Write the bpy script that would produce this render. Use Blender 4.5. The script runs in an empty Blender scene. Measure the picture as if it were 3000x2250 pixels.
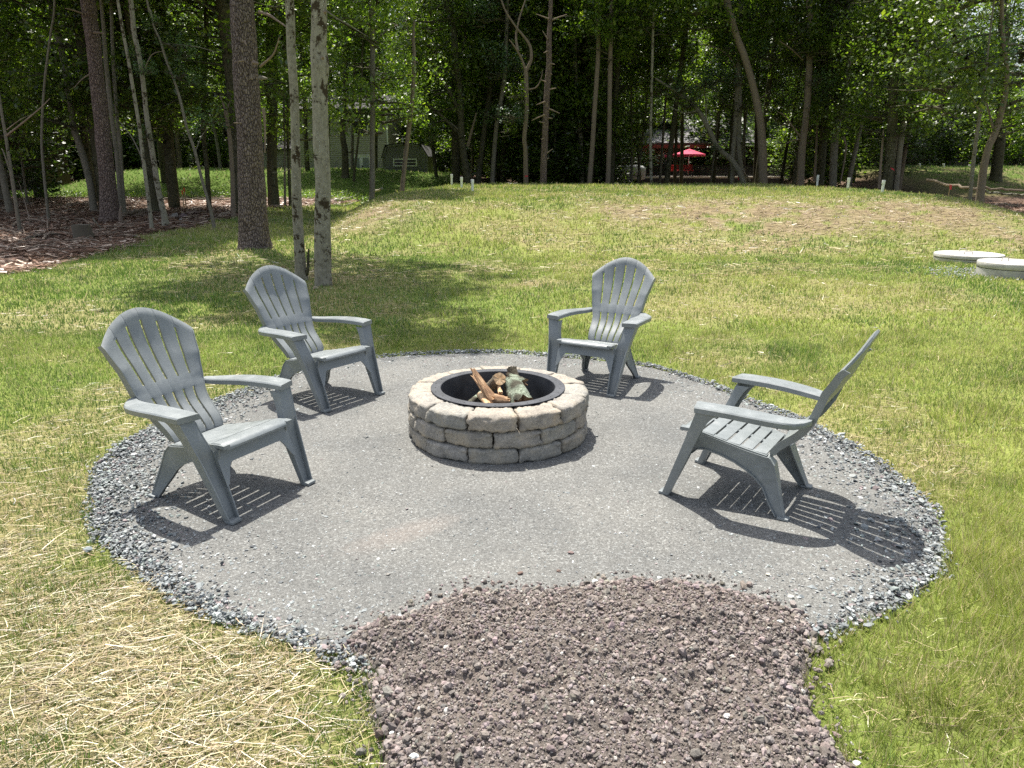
import bpy, math, random
import numpy as np
from mathutils import Vector, Matrix
random.seed(7); RS = np.random.RandomState(7)
S = bpy.context.scene
COL = S.collection

# ------------------------------------------------------------------ camera, sky, sun, exposure
PITCH = math.radians(16.1); CAMH = 1.69; FPX = 2200.0
cam_d = bpy.data.cameras.new("camera"); cam = bpy.data.objects.new("camera", cam_d); COL.objects.link(cam)
cam.location = (0, 0, CAMH); cam.rotation_euler = (math.pi / 2 - PITCH, 0, 0)
cam_d.sensor_width = 36; cam_d.lens = 36 * FPX / 3000; cam_d.clip_start = 0.05; cam_d.clip_end = 1000
S.camera = cam
SUN_EL = math.radians(66.5); TRAVEL = math.radians(-67)
world = bpy.data.worlds.new("World"); S.world = world; world.use_nodes = True
wn = world.node_tree; wn.nodes.clear()
sky = wn.nodes.new("ShaderNodeTexSky"); sky.sky_type = 'NISHITA'; sky.sun_disc = False
sky.sun_elevation = SUN_EL; sky.sun_rotation = math.radians(-23); sky.air_density = 1.0; sky.dust_density = 3.0
bg = wn.nodes.new("ShaderNodeBackground"); bg.inputs[1].default_value = 0.12
wo = wn.nodes.new("ShaderNodeOutputWorld")
hz_ = wn.nodes.new('ShaderNodeHueSaturation'); hz_.inputs['Saturation'].default_value = 0.6; hz_.inputs['Value'].default_value = 1.0   # thin bright cloud whitens the blue
wn.links.new(sky.outputs[0], hz_.inputs['Color']); wn.links.new(hz_.outputs[0], bg.inputs[0]); wn.links.new(bg.outputs[0], wo.inputs[0])
sl = bpy.data.lights.new("sun", 'SUN'); sl.energy = 4.8; sl.angle = math.radians(0.53); sl.color = (1, 0.95, 0.865)
sun = bpy.data.objects.new("sun", sl); COL.objects.link(sun)
sun.rotation_euler = Vector((math.cos(SUN_EL) * math.cos(TRAVEL), math.cos(SUN_EL) * math.sin(TRAVEL), -math.sin(SUN_EL))).to_track_quat('-Z', 'Y').to_euler()
sun.location = (-8, 18, 40)
S.view_settings.view_transform = 'Standard'; S.view_settings.look = 'None'
S.view_settings.exposure = 0.95; S.view_settings.gamma = 1.0; S.view_settings.use_curve_mapping = False
S.render.engine = 'CYCLES'
S.cycles.max_bounces = 7; S.cycles.diffuse_bounces = 4; S.cycles.glossy_bounces = 2; S.cycles.transmission_bounces = 4
S.cycles.use_denoising = False; S.cycles.sample_clamp_indirect = 4.0
S.cycles.use_adaptive_sampling = True; S.cycles.adaptive_threshold = 0.012

# ------------------------------------------------------------------ helpers
def ray(u, v):
    a = (u - 1500) / FPX; b = (1125 - v) / FPX
    return np.array([a, math.cos(PITCH) + b * math.sin(PITCH), -math.sin(PITCH) + b * math.cos(PITCH)])
def at(u, v, Y):
    d = ray(u, v); return d * (Y / d[1]) + np.array([0, 0, CAMH])
def onz(u, v, z=0.0):
    d = ray(u, v); return d * ((z - CAMH) / d[2]) + np.array([0, 0, CAMH])
def ong(u, v):
    z = 0.0
    for _ in range(12):
        q = onz(u, v, z); z = 0.5 * z + 0.5 * (float(H(q[0], q[1])) - 0.014)
    return onz(u, v, z)
def disp(pts, z=0.0):          # points given on a 2212 px wide view of the photo
    k = 3000 / 2212
    return np.array([onz(x * k, y * k, z)[:2] for x, y in pts])

_perm = np.random.RandomState(3).rand(512, 512)
def vnoise(x, y, s=1.0, o=0):
    x = np.asarray(x) / s + 37.3 * o + 100; y = np.asarray(y) / s + 91.7 * o + 100
    xi = np.floor(x).astype(int); yi = np.floor(y).astype(int); fx = x - xi; fy = y - yi
    fx = fx * fx * (3 - 2 * fx); fy = fy * fy * (3 - 2 * fy)
    g = lambda a, b: _perm[a % 512, b % 512]
    return (g(xi, yi) * (1 - fx) + g(xi + 1, yi) * fx) * (1 - fy) + (g(xi, yi + 1) * (1 - fx) + g(xi + 1, yi + 1) * fx) * fy
def fbm(x, y, s=1.0, o=0, n=4):
    r = 0; a = 0.5; t = 0
    for i in range(n):
        r = r + a * vnoise(x, y, s / 2 ** i, o + i * 7); t += a; a *= 0.5
    return r / t
def sstep(a, b, x):
    t = np.clip((np.asarray(x, float) - a) / (b - a), 0, 1); return t * t * (3 - 2 * t)
def inpoly(px, py, poly):
    r = np.zeros(len(px), bool); n = len(poly)
    for i in range(n):
        x1, y1 = poly[i]; x2, y2 = poly[(i + 1) % n]
        if y1 == y2: continue
        c = ((y1 > py) != (y2 > py)) & (px < (x2 - x1) * (py - y1) / (y2 - y1) + x1)
        r ^= c
    return r
def polydist(px, py, poly):    # > 0 inside
    d = np.full(len(px), 1e9); n = len(poly)
    for i in range(n):
        a = poly[i]; b = poly[(i + 1) % n]; e = b - a; L = max(e @ e, 1e-12)
        t = np.clip(((px - a[0]) * e[0] + (py - a[1]) * e[1]) / L, 0, 1)
        d = np.minimum(d, np.hypot(px - a[0] - t * e[0], py - a[1] - t * e[1]))
    return np.where(inpoly(px, py, poly), d, -d)
def smoothpoly(p, k=4):
    p = np.asarray(p); n = len(p); out = []
    for i in range(n):
        p0, p1, p2, p3 = p[i - 1], p[i], p[(i + 1) % n], p[(i + 2) % n]
        for j in range(k):
            t = j / k
            out.append(0.5 * ((2 * p1) + (-p0 + p2) * t + (2 * p0 - 5 * p1 + 4 * p2 - p3) * t * t + (-p0 + 3 * p1 - 3 * p2 + p3) * t ** 3))
    return np.array(out)
def spline(p, k=6):
    p = np.asarray(p, float); n = len(p); out = []
    for i in range(n - 1):
        p0 = p[max(i - 1, 0)]; p1 = p[i]; p2 = p[i + 1]; p3 = p[min(i + 2, n - 1)]
        for j in range(k):
            t = j / k
            out.append(0.5 * ((2 * p1) + (-p0 + p2) * t + (2 * p0 - 5 * p1 + 4 * p2 - p3) * t * t + (-p0 + 3 * p1 - 3 * p2 + p3) * t ** 3))
    out.append(p[-1]); return np.array(out)

def mesh_np(name, V, F, smooth=False, col=None, m=None):
    V = np.asarray(V, np.float32); F = np.asarray(F, np.int32); k = F.shape[1]
    me = bpy.data.meshes.new(name)
    me.vertices.add(len(V)); me.vertices.foreach_set("co", V.ravel())
    me.loops.add(F.size); me.loops.foreach_set("vertex_index", F.ravel())
    me.polygons.add(len(F)); me.polygons.foreach_set("loop_start", np.arange(0, F.size, k, dtype=np.int32))
    me.polygons.foreach_set("loop_total", np.full(len(F), k, np.int32))
    me.polygons.foreach_set("use_smooth", np.full(len(F), smooth))
    me.update(calc_edges=True)
    if col is not None:
        a = me.color_attributes.new("col", 'FLOAT_COLOR', 'POINT')
        c = np.ones((len(V), 4), np.float32); c[:, :3] = col; a.data.foreach_set("color", c.ravel())
    if m: me.materials.append(m)
    return me
def mesh_py(name, V, F, smooth=False, m=None):
    me = bpy.data.meshes.new(name); me.from_pydata([tuple(map(float, v)) for v in V], [], [tuple(f) for f in F])
    if smooth: me.polygons.foreach_set("use_smooth", np.ones(len(me.polygons), bool))
    me.update()
    if m: me.materials.append(m)
    return me
def link(name, me, parent=None, **props):
    o = bpy.data.objects.new(name, me); COL.objects.link(o)
    if parent is not None: o.parent = parent
    for k, v in props.items(): o[k] = v
    return o
def thing(name, label, cat, loc=(0, 0, 0), rz=0, group=None):
    o = bpy.data.objects.new(name, None); COL.objects.link(o); o.location = loc; o.rotation_euler = (0, 0, rz)
    o['label'] = label; o['category'] = cat; o.empty_display_size = 0.1
    if group: o['group'] = group
    return o
def copy_tree(o, parent=None):
    c = o.copy(); COL.objects.link(c); c.parent = parent
    for ch in list(o.children): copy_tree(ch, c)
    return c
class MB:
    def __init__(s): s.V = []; s.F = []
    def add(s, V, F):
        n = len(s.V); s.V += [tuple(map(float, v)) for v in V]; s.F += [tuple(i + n for i in f) for f in F]; return s
    def box(s, a, b):
        x0, y0, z0 = a; x1, y1, z1 = b
        return s.add([(x0, y0, z0), (x1, y0, z0), (x1, y1, z0), (x0, y1, z0), (x0, y0, z1), (x1, y0, z1), (x1, y1, z1), (x0, y1, z1)],
                     [(0, 3, 2, 1), (4, 5, 6, 7), (0, 1, 5, 4), (1, 2, 6, 5), (2, 3, 7, 6), (3, 0, 4, 7)])
    def loft(s, rings, cap=True):
        n = len(rings[0]); V = [p for r in rings for p in r]; F = []
        for i in range(len(rings) - 1):
            for j in range(n):
                a = i * n + j; b = i * n + (j + 1) % n; F.append((a, b, b + n, a + n))
        if cap: F.append(tuple(range(n - 1, -1, -1))); F.append(tuple((len(rings) - 1) * n + j for j in range(n)))
        return s.add(V, F)
    def tube(s, pts, rad, n=8, cap=True, ph=0):
        pts = [Vector(p) for p in pts]; rings = []
        for i, p in enumerate(pts):
            d = (pts[min(i + 1, len(pts) - 1)] - pts[max(i - 1, 0)]).normalized()
            r = rad[i] if hasattr(rad, '__len__') else rad
            u = d.cross(Vector((0.13, 0.99, 0.05))).normalized() if abs(d.y) < 0.9 else d.cross(Vector((1, 0, 0))).normalized()
            w = d.cross(u)
            rings.append([p + (u * math.cos(ph + 2 * math.pi * k / n) + w * math.sin(ph + 2 * math.pi * k / n)) * r for k in range(n)])
        return s.loft(rings, cap)
    def prism(s, poly, off):      # planar polygon (3d points) swept by off
        n = len(poly); off = Vector(off); P = [Vector(p) for p in poly]
        return s.add(P + [p + off for p in P], [tuple(range(n - 1, -1, -1)), tuple(range(n, 2 * n))] + [(i, (i + 1) % n, (i + 1) % n + n, i + n) for i in range(n)])
    def build(s, name, m, parent=None, smooth=False, bevel=0, **props):
        me = mesh_py(name, s.V, s.F, smooth, m)
        import bmesh
        bm = bmesh.new(); bm.from_mesh(me); bmesh.ops.recalc_face_normals(bm, faces=bm.faces)
        if bevel:
            es = [e for e in bm.edges if len(e.link_faces) == 2 and e.calc_face_angle(0) > 0.5]
            bmesh.ops.bevel(bm, geom=es, offset=bevel, segments=2, profile=0.6, affect='EDGES', clamp_overlap=True)
            for f in bm.faces: f.smooth = True
        bm.to_mesh(me); bm.free()
        if smooth or bevel:
            try: me.set_sharp_from_angle(angle=math.radians(38))
            except Exception: pass
        return link(name, me, parent, **props)

# ------------------------------------------------------------------ materials
def mat(name, base=(0.5, 0.5, 0.5), rough=0.6, spec=0.5, metal=0.0):
    m = bpy.data.materials.new(name); m.use_nodes = True; b = m.node_tree.nodes["Principled BSDF"]
    b.inputs["Base Color"].default_value = (*base, 1); b.inputs["Roughness"].default_value = rough
    b.inputs["Specular IOR Level"].default_value = spec; b.inputs["Metallic"].default_value = metal
    m['b'] = 1
    return m
def N(m, t, **kw):
    n = m.node_tree.nodes.new("ShaderNode" + t)
    for k, v in kw.items():
        if k.startswith('i_'): n.inputs[k[2:].replace('_', ' ')].default_value = v
        else: setattr(n, k, v)
    return n
def L(m, a, b): m.node_tree.links.new(a, b)
def ramp(m, fac, stops, interp='LINEAR'):
    r = N(m, "ValToRGB"); r.color_ramp.interpolation = interp; e = r.color_ramp.elements
    while len(e) > 1: e.remove(e[-1])
    e[0].position = stops[0][0]; e[0].color = (*stops[0][1], 1)
    for p, c in stops[1:]:
        q = e.new(p); q.color = (*c, 1)
    L(m, fac, r.inputs[0]); return r.outputs[0]
def coords(m, scale=(1, 1, 1), gen='Object'):
    tc = N(m, "TexCoord"); mp = N(m, "Mapping"); mp.inputs['Scale'].default_value = scale
    L(m, tc.outputs[gen], mp.inputs[0]); return mp.outputs[0]
def noise(m, vec, scale, detail=4, rough=0.55):
    n = N(m, "TexNoise"); n.inputs['Scale'].default_value = scale; n.inputs['Detail'].default_value = detail; n.inputs['Roughness'].default_value = rough
    L(m, vec, n.inputs['Vector']); return n.outputs['Fac']
def voro(m, vec, scale, feature='F1', out='Distance', rnd=1.0):
    n = N(m, "TexVoronoi", feature=feature); n.inputs['Scale'].default_value = scale; n.inputs['Randomness'].default_value = rnd
    L(m, vec, n.inputs['Vector']); return n.outputs[out]
def mix(m, f, a, b, mode='MIX'):
    n = N(m, "MixRGB", blend_type=mode)
    for s, v in ((n.inputs[0], f), (n.inputs[1], a), (n.inputs[2], b)):
        if isinstance(v, (int, float)): s.default_value = v
        elif isinstance(v, tuple): s.default_value = (*v, 1)
        else: L(m, v, s)
    return n.outputs[0]
def math_(m, op, a, b=0.0):
    n = N(m, "Math", operation=op)
    for s, v in ((n.inputs[0], a), (n.inputs[1], b)):
        if isinstance(v, (int, float)): s.default_value = v
        else: L(m, v, s)
    return n.outputs[0]
def bump(m, h, strength=0.5, dist=0.01, prev=None):
    n = N(m, "Bump"); n.inputs['Strength'].default_value = strength; n.inputs['Distance'].default_value = dist
    L(m, h, n.inputs['Height'])
    if prev is not None: L(m, prev, n.inputs['Normal'])
    return n.outputs[0]
def P(m): return m.node_tree.nodes["Principled BSDF"]
def setc(m, c): L(m, c, P(m).inputs["Base Color"])
def setn(m, n): L(m, n, P(m).inputs["Normal"])
def attr_col(m):
    a = N(m, "Attribute"); a.attribute_name = "col"; return a.outputs['Color']

def foliage_mat(name, cols, trans=0.45, rough=0.5, hue=True):
    m = bpy.data.materials.new(name); m.use_nodes = True; nt = m.node_tree; nt.nodes.clear()
    out = N(m, "OutputMaterial"); a = attr_col(m)
    sep = N(m, "SeparateColor"); L(m, a, sep.inputs[0])
    c = ramp(m, sep.outputs[0], cols)
    if hue:
        oi = N(m, "ObjectInfo"); hs = N(m, "HueSaturation")
        L(m, c, hs.inputs['Color'])
        mr = N(m, "MapRange"); L(m, oi.outputs['Random'], mr.inputs[0]); mr.inputs[3].default_value = 0.7; mr.inputs[4].default_value = 1.25
        L(m, mr.outputs[0], hs.inputs['Value']); c = hs.outputs[0]
    d = N(m, "BsdfDiffuse"); t = N(m, "BsdfTranslucent"); g = N(m, "BsdfGlossy"); g.inputs['Roughness'].default_value = 0.42
    L(m, c, d.inputs[0]); tc = mix(m, 1.0, c, (1.5, 1.7, 0.6), 'MULTIPLY'); L(m, tc, t.inputs[0])
    m1 = N(m, "MixShader"); m1.inputs[0].default_value = trans; L(m, d.outputs[0], m1.inputs[1]); L(m, t.outputs[0], m1.inputs[2])
    m2 = N(m, "MixShader"); m2.inputs[0].default_value = 0.07; L(m, m1.outputs[0], m2.inputs[1]); L(m, g.outputs[0], m2.inputs[2])
    L(m, m2.outputs[0], out.inputs[0]); return m
M_leaf = foliage_mat("maple_leaf", [(0, (0.045, 0.075, 0.011)), (0.45, (0.085, 0.145, 0.019)), (0.8, (0.15, 0.22, 0.027)), (1, (0.23, 0.28, 0.04))], 0.55)
M_leaf_dark = foliage_mat("dark_leaf", [(0, (0.025, 0.045, 0.010)), (0.6, (0.05, 0.09, 0.016)), (1, (0.11, 0.17, 0.025))], 0.45)
M_leaf_blue = foliage_mat("pale_leaf", [(0, (0.05, 0.10, 0.045)), (0.6, (0.09, 0.16, 0.07)), (1, (0.2, 0.28, 0.12))], 0.35)

def blade_mat(name, trans):
    m = bpy.data.materials.new(name); m.use_nodes = True; m.node_tree.nodes.clear()
    out = N(m, "OutputMaterial"); a = attr_col(m)
    d = N(m, "BsdfDiffuse"); t = N(m, "BsdfTranslucent"); g = N(m, "BsdfGlossy"); g.inputs['Roughness'].default_value = 0.4
    L(m, a, d.inputs[0]); L(m, a, t.inputs[0])
    m1 = N(m, "MixShader"); m1.inputs[0].default_value = trans; L(m, d.outputs[0], m1.inputs[1]); L(m, t.outputs[0], m1.inputs[2])
    m2 = N(m, "MixShader"); m2.inputs[0].default_value = 0.05; L(m, m1.outputs[0], m2.inputs[1]); L(m, g.outputs[0], m2.inputs[2])
    L(m, m2.outputs[0], out.inputs[0]); return m
M_blade = blade_mat("grass_blade", 0.4)
M_straw = blade_mat("straw_stalk", 0.15)
def vc_mat(name, rough=0.85, bscale=60, bstr=0.4, bdist=0.004, spec=0.3):
    m = mat(name, rough=rough, spec=spec); c = attr_col(m); v = coords(m); n = noise(m, v, bscale, 5)
    setc(m, mix(m, 1.0, c, ramp(m, n, [(0.25, (0.72, 0.72, 0.72)), (0.75, (1.15, 1.15, 1.15))]), 'MULTIPLY')); setn(m, bump(m, n, bstr, bdist)); return m
M_chip = vc_mat("slate_chip", 0.7, 90, 0.3, 0.002, 0.4)
M_clod = vc_mat("soil_clod", 0.95, 160, 0.8, 0.004, 0.1)
M_rock = vc_mat("rock", 0.9, 25, 0.6, 0.01, 0.2)

# terrain
M_ground = mat("ground", rough=0.95, spec=0.1)
m = M_ground; c = attr_col(m); v = coords(m); n1 = noise(m, v, 45, 6, 0.7); n2 = noise(m, v, 6, 4)
cc = mix(m, 1.0, c, ramp(m, n1, [(0.3, (0.5, 0.5, 0.5)), (0.7, (1.3, 1.3, 1.3))]), 'MULTIPLY')
setc(m, mix(m, 1.0, cc, ramp(m, n2, [(0.3, (0.85, 0.85, 0.85)), (0.7, (1.1, 1.1, 1.1))]), 'MULTIPLY'))
setn(m, bump(m, n1, 0.8, 0.02))

M_patio = mat("stone_dust", rough=0.92, spec=0.2)
m = M_patio; v = coords(m)
fine = noise(m, v, 260, 3, 0.7); med = noise(m, v, 28, 4, 0.6); big = noise(m, v, 1.6, 4, 0.55); vor = voro(m, v, 120, 'F1', 'Color'); vd = voro(m, v, 120)
sepc = N(m, "SeparateColor"); L(m, vor, sepc.inputs[0])
base = ramp(m, fine, [(0.3, (0.058, 0.059, 0.057)), (0.5, (0.150, 0.150, 0.144)), (0.72, (0.275, 0.275, 0.263))])
speck = ramp(m, sepc.outputs[0], [(0.0, (0.55, 0.56, 0.56)), (0.5, (0.95, 0.95, 0.94)), (0.86, (1.05, 1.06, 1.06)), (0.93, (1.5, 1.54, 1.56)), (1.0, (1.75, 1.8, 1.8))])
c1 = mix(m, 0.75, base, speck, 'MULTIPLY')
c2 = mix(m, 1.0, c1, ramp(m, big, [(0.3, (0.84, 0.85, 0.86)), (0.62, (1.1, 1.09, 1.07))]), 'MULTIPLY')
# a worn reddish dusty streak in front of the pit
tc = N(m, "TexCoord"); sx = N(m, "SeparateXYZ"); L(m, tc.outputs['Object'], sx.inputs[0])
gx = math_(m, 'ADD', math_(m, 'MULTIPLY', math_(m, 'ADD', sx.outputs[0], 0.52), 0.80), math_(m, 'MULTIPLY', math_(m, 'ADD', sx.outputs[1], -3.27), 0.60))
gy = math_(m, 'SUBTRACT', math_(m, 'MULTIPLY', math_(m, 'ADD', sx.outputs[1], -3.27), 0.80), math_(m, 'MULTIPLY', math_(m, 'ADD', sx.outputs[0], 0.52), 0.60))
e1 = math_(m, 'POWER', math_(m, 'MULTIPLY', math_(m, 'ABSOLUTE', gx), 2.3), 2); e2 = math_(m, 'POWER', math_(m, 'MULTIPLY', math_(m, 'ABSOLUTE', gy), 7.5), 2)
msk = math_(m, 'SUBTRACT', 1.2, math_(m, 'ADD', math_(m, 'ADD', e1, e2), math_(m, 'MULTIPLY', med, 1.0)))
msk = N(m, "Clamp"); 
mm = math_(m, 'SUBTRACT', 1.2, math_(m, 'ADD', math_(m, 'ADD', e1, e2), math_(m, 'MULTIPLY', med, 1.0))); L(m, mm, msk.inputs[0])
c3 = mix(m, math_(m, 'MULTIPLY', msk.outputs[0], 0.24), c2, (0.32, 0.25, 0.21))
setc(m, c3); setn(m, bump(m, fine, 0.55, 0.003, bump(m, med, 0.4, 0.006)))

M_soil = mat("topsoil", rough=1.0, spec=0.05)
m = M_soil; v = coords(m); a1 = noise(m, v, 70, 6, 0.75); a2 = noise(m, v, 5, 3)
setc(m, mix(m, 1.0, ramp(m, a1, [(0.3, (0.075, 0.065, 0.058)), (0.7, (0.27, 0.237, 0.213))]), ramp(m, a2, [(0.3, (0.85, 0.85, 0.85)), (0.7, (1.1, 1.08, 1.05))]), 'MULTIPLY'))
setn(m, bump(m, a1, 1.0, 0.012))

M_plastic = mat("grey_resin", (0.25, 0.27, 0.275), 0.36, 0.5)
m = M_plastic; v = coords(m, (1, 1, 1)); w = noise(m, coords(m, (14, 14, 60)), 3, 5, 0.6); q = noise(m, v, 9, 4, 0.6)
setc(m, mix(m, 1.0, ramp(m, q, [(0.3, (0.18, 0.2, 0.205)), (0.6, (0.212, 0.233, 0.238)), (0.72, (0.265, 0.283, 0.286)), (0.8, (0.34, 0.35, 0.35))]), ramp(m, w, [(0.35, (0.93, 0.93, 0.93)), (0.65, (1.05, 1.05, 1.05))]), 'MULTIPLY'))
L(m, ramp(m, q, [(0.3, (0.30, 0.30, 0.30)), (0.7, (0.46, 0.46, 0.46))]), P(m).inputs['Roughness'])
setn(m, bump(m, w, 0.10, 0.0008))

M_block = mat("tumbled_block", rough=0.9, spec=0.2)
m = M_block; oi = N(m, "ObjectInfo"); v = coords(m)
oc = ramp(m, oi.outputs['Random'], [(0.0, (0.315, 0.29, 0.245)), (0.2, (0.21, 0.208, 0.2)), (0.36, (0.31, 0.29, 0.255)), (0.52, (0.29, 0.28, 0.25)), (0.66, (0.33, 0.297, 0.25)), (0.8, (0.24, 0.235, 0.215)), (0.92, (0.33, 0.315, 0.285))], 'CONSTANT')
va = N(m, "VectorMath", operation='ADD'); L(m, v, va.inputs[0]); L(m, oi.outputs['Random'], va.inputs[1])
b1 = noise(m, va.outputs[0], 9, 6, 0.65); b2 = noise(m, v, 70, 6, 0.7); b3 = voro(m, v, 160)
cb = mix(m, 1.0, oc, ramp(m, b1, [(0.3, (0.66, 0.67, 0.7)), (0.5, (1, 1, 1)), (0.72, (1.3, 1.2, 1.06))]), 'MULTIPLY')
cb = mix(m, 1.0, cb, ramp(m, b2, [(0.3, (0.7, 0.7, 0.7)), (0.55, (1.05, 1.05, 1.05)), (0.75, (1.5, 1.5, 1.48))]), 'MULTIPLY')
setc(m, cb); setn(m, bump(m, b2, 0.6, 0.006, bump(m, b1, 0.5, 0.02)))

M_steel = mat("black_steel", (0.028, 0.03, 0.034), 0.45, 0.5, 0.0)
m = M_steel; v = coords(m); q = noise(m, v, 7, 5, 0.6)
setc(m, ramp(m, q, [(0.3, (0.03, 0.032, 0.037)), (0.62, (0.065, 0.069, 0.078)), (0.8, (0.095, 0.096, 0.10))]))
M_slot = mat("slot_dark", (0.005, 0.005, 0.005), 0.9)

def bark_mat(name, cols, scale=(1, 1, 0.25), sc=18, bs=0.8, bd=0.02, kind='pine', patch=None, vs=3.0):
    m = mat(name, rough=0.92, spec=0.15); v = coords(m, scale)
    wob = N(m, "VectorMath", operation='ADD'); ns = N(m, "TexNoise"); ns.inputs['Scale'].default_value = sc * 0.5; L(m, v, ns.inputs['Vector'])
    sc2 = N(m, "VectorMath", operation='SCALE'); L(m, ns.outputs['Color'], sc2.inputs[0]); sc2.inputs['Scale'].default_value = 0.9 / sc
    L(m, v, wob.inputs[0]); L(m, sc2.outputs[0], wob.inputs[1])
    f = noise(m, v, sc * 2.2, 6, 0.7)
    if kind == 'pine':
        e = voro(m, wob.outputs[0], sc, 'DISTANCE_TO_EDGE'); ee = ramp(m, e, [(0.0, (0, 0, 0)), (0.12, (0.7, 0.7, 0.7)), (0.4, (1, 1, 1))])
        cell = voro(m, wob.outputs[0], sc, 'F1', 'Color'); s3 = N(m, "SeparateColor"); L(m, cell, s3.inputs[0])
        c = ramp(m, f, cols); c = mix(m, 1.0, c, ramp(m, s3.outputs[0], [(0, (0.75, 0.72, 0.72)), (1, (1.2, 1.15, 1.12))]), 'MULTIPLY')
        c = mix(m, 1.0, c, ramp(m, e, [(0, (0.3, 0.27, 0.26)), (0.1, (0.85, 0.84, 0.83)), (0.2, (1, 1, 1))]), 'MULTIPLY')
        nn = bump(m, f, 0.5, bd * 0.4, bump(m, ee, bs, bd))
    else:
        c = ramp(m, f, cols); nn = bump(m, f, bs, bd)
    if patch:
        v2 = coords(m, (1, 1, 0.8)); p = noise(m, v2, vs, 5, 0.75); c = mix(m, ramp(m, p, [(patch[1], (0, 0, 0)), (patch[1] + 0.05, (1, 1, 1))]), c, patch[0])
        p2 = voro(m, coords(m), 26); rr = ramp(m, p2, [(0.0, (1, 1, 1)), (0.16, (1, 1, 1)), (0.19, (0, 0, 0))])
        p3 = noise(m, coords(m), 2.2, 2); rr = mix(m, ramp(m, p3, [(0.5, (0, 0, 0)), (0.56, (1, 1, 1))]), (0, 0, 0), rr)
        c = mix(m, rr, c, (0.5, 0.5, 0.44))
    setc(m, c); setn(m, nn); return m
M_pine = bark_mat("pine_bark", [(0.3, (0.12, 0.10, 0.087)), (0.55, (0.225, 0.192, 0.17)), (0.75, (0.34, 0.30, 0.27))], (1, 1, 0.42), 26, 1.0, 0.03)
M_redpine = bark_mat("red_pine_bark", [(0.3, (0.13, 0.10, 0.086)), (0.55, (0.23, 0.185, 0.162)), (0.75, (0.34, 0.29, 0.26))], (1, 1, 0.45), 24, 1.0, 0.025)
M_beech = bark_mat("beech_bark", [(0.3, (0.155, 0.142, 0.10)), (0.5, (0.25, 0.235, 0.18)), (0.75, (0.36, 0.34, 0.27))], (1, 1, 0.6), 9, 0.3, 0.01, 'smooth', ((0.05, 0.038, 0.022), 0.53), 5.5)
M_grey = bark_mat("grey_bark", [(0.3, (0.105, 0.097, 0.075)), (0.55, (0.185, 0.168, 0.13)), (0.75, (0.27, 0.245, 0.2))], (1, 1, 0.5), 12, 0.5, 0.015, 'smooth', ((0.04, 0.035, 0.022), 0.6), 5)
M_brownbark = bark_mat("brown_bark", [(0.3, (0.12, 0.095, 0.07)), (0.55, (0.20, 0.16, 0.12)), (0.75, (0.28, 0.23, 0.18))], (1, 1, 0.4), 14, 0.6, 0.015, 'smooth')
M_dark = bark_mat("mossy_bark", [(0.3, (0.04, 0.038, 0.022)), (0.55, (0.085, 0.08, 0.048)), (0.75, (0.15, 0.14, 0.09))], (1, 1, 0.4), 16, 0.8, 0.02, 'smooth', ((0.02, 0.022, 0.010), 0.56), 5)
M_snag = bark_mat("dead_wood", [(0.3, (0.13, 0.10, 0.075)), (0.55, (0.23, 0.18, 0.14)), (0.75, (0.33, 0.275, 0.22))], (1, 1, 0.15), 20, 0.6, 0.01, 'smooth')
M_stick = bark_mat("bleached_stick", [(0.3, (0.12, 0.09, 0.07)), (0.55, (0.27, 0.215, 0.165)), (0.75, (0.42, 0.36, 0.3))], (1, 1, 1), 20, 0.6, 0.01, 'smooth')

# ------------------------------------------------------------------ terrain
def rb(x, y, cx, cy, hx, hy, f, rot=0):
    c, s = math.cos(rot), math.sin(rot); X = (x - cx) * c + (y - cy) * s; Y = -(x - cx) * s + (y - cy) * c
    dx = np.maximum(np.abs(X) - hx, 0); dy = np.maximum(np.abs(Y) - hy, 0)
    return X, Y, dx, dy
def H(x, y):
    x = np.asarray(x, float); y = np.asarray(y, float)
    X, Y, dx, dy = rb(x, y, 5.6, 31.5, 8.0, 3.5, 1)
    dx = np.where(X > 0, np.maximum(X - 5.8, 0), dx)
    ff = np.where(Y < 0, 13.5, 5.0); fx = np.where(X < 0, 3.9, 5.5)
    d = np.hypot(dx / fx, dy / ff); z = np.where(Y < 0, 0.95 * (0.84 * sstep(1.0, 0.42, d) + 0.16 * sstep(0.55, 0, d)), 0.95 * (1 - sstep(0, 1, d)))
    X, Y, dx, dy = rb(x, y, -13, 54, 9, 7, 1); d = np.hypot(dx / 6, dy / 11); z2 = 1.30 * (1 - sstep(0, 1, d))
    X, Y, dx, dy = rb(x, y, 42, 56, 15, 4, 1); d = np.hypot(dx / 9, dy / 13); z3 = 1.72 * (1 - sstep(0, 1, d))
    z = z + z2 + z3 + 0.25 * sstep(18, 30, y) * sstep(-4, -10, x)
    far = sstep(60, 90, y)
    return z + (fbm(x, y, 3, 1) - 0.5) * 0.10 * sstep(9, 16, y) + (fbm(x, y, 0.7, 2) - 0.5) * 0.025 * sstep(6, 9, np.hypot(x, y - 4) + 3) + 0.6 * far
GZ = -0.014
def gz(x, y): return float(H(x, y)) + GZ
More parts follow.
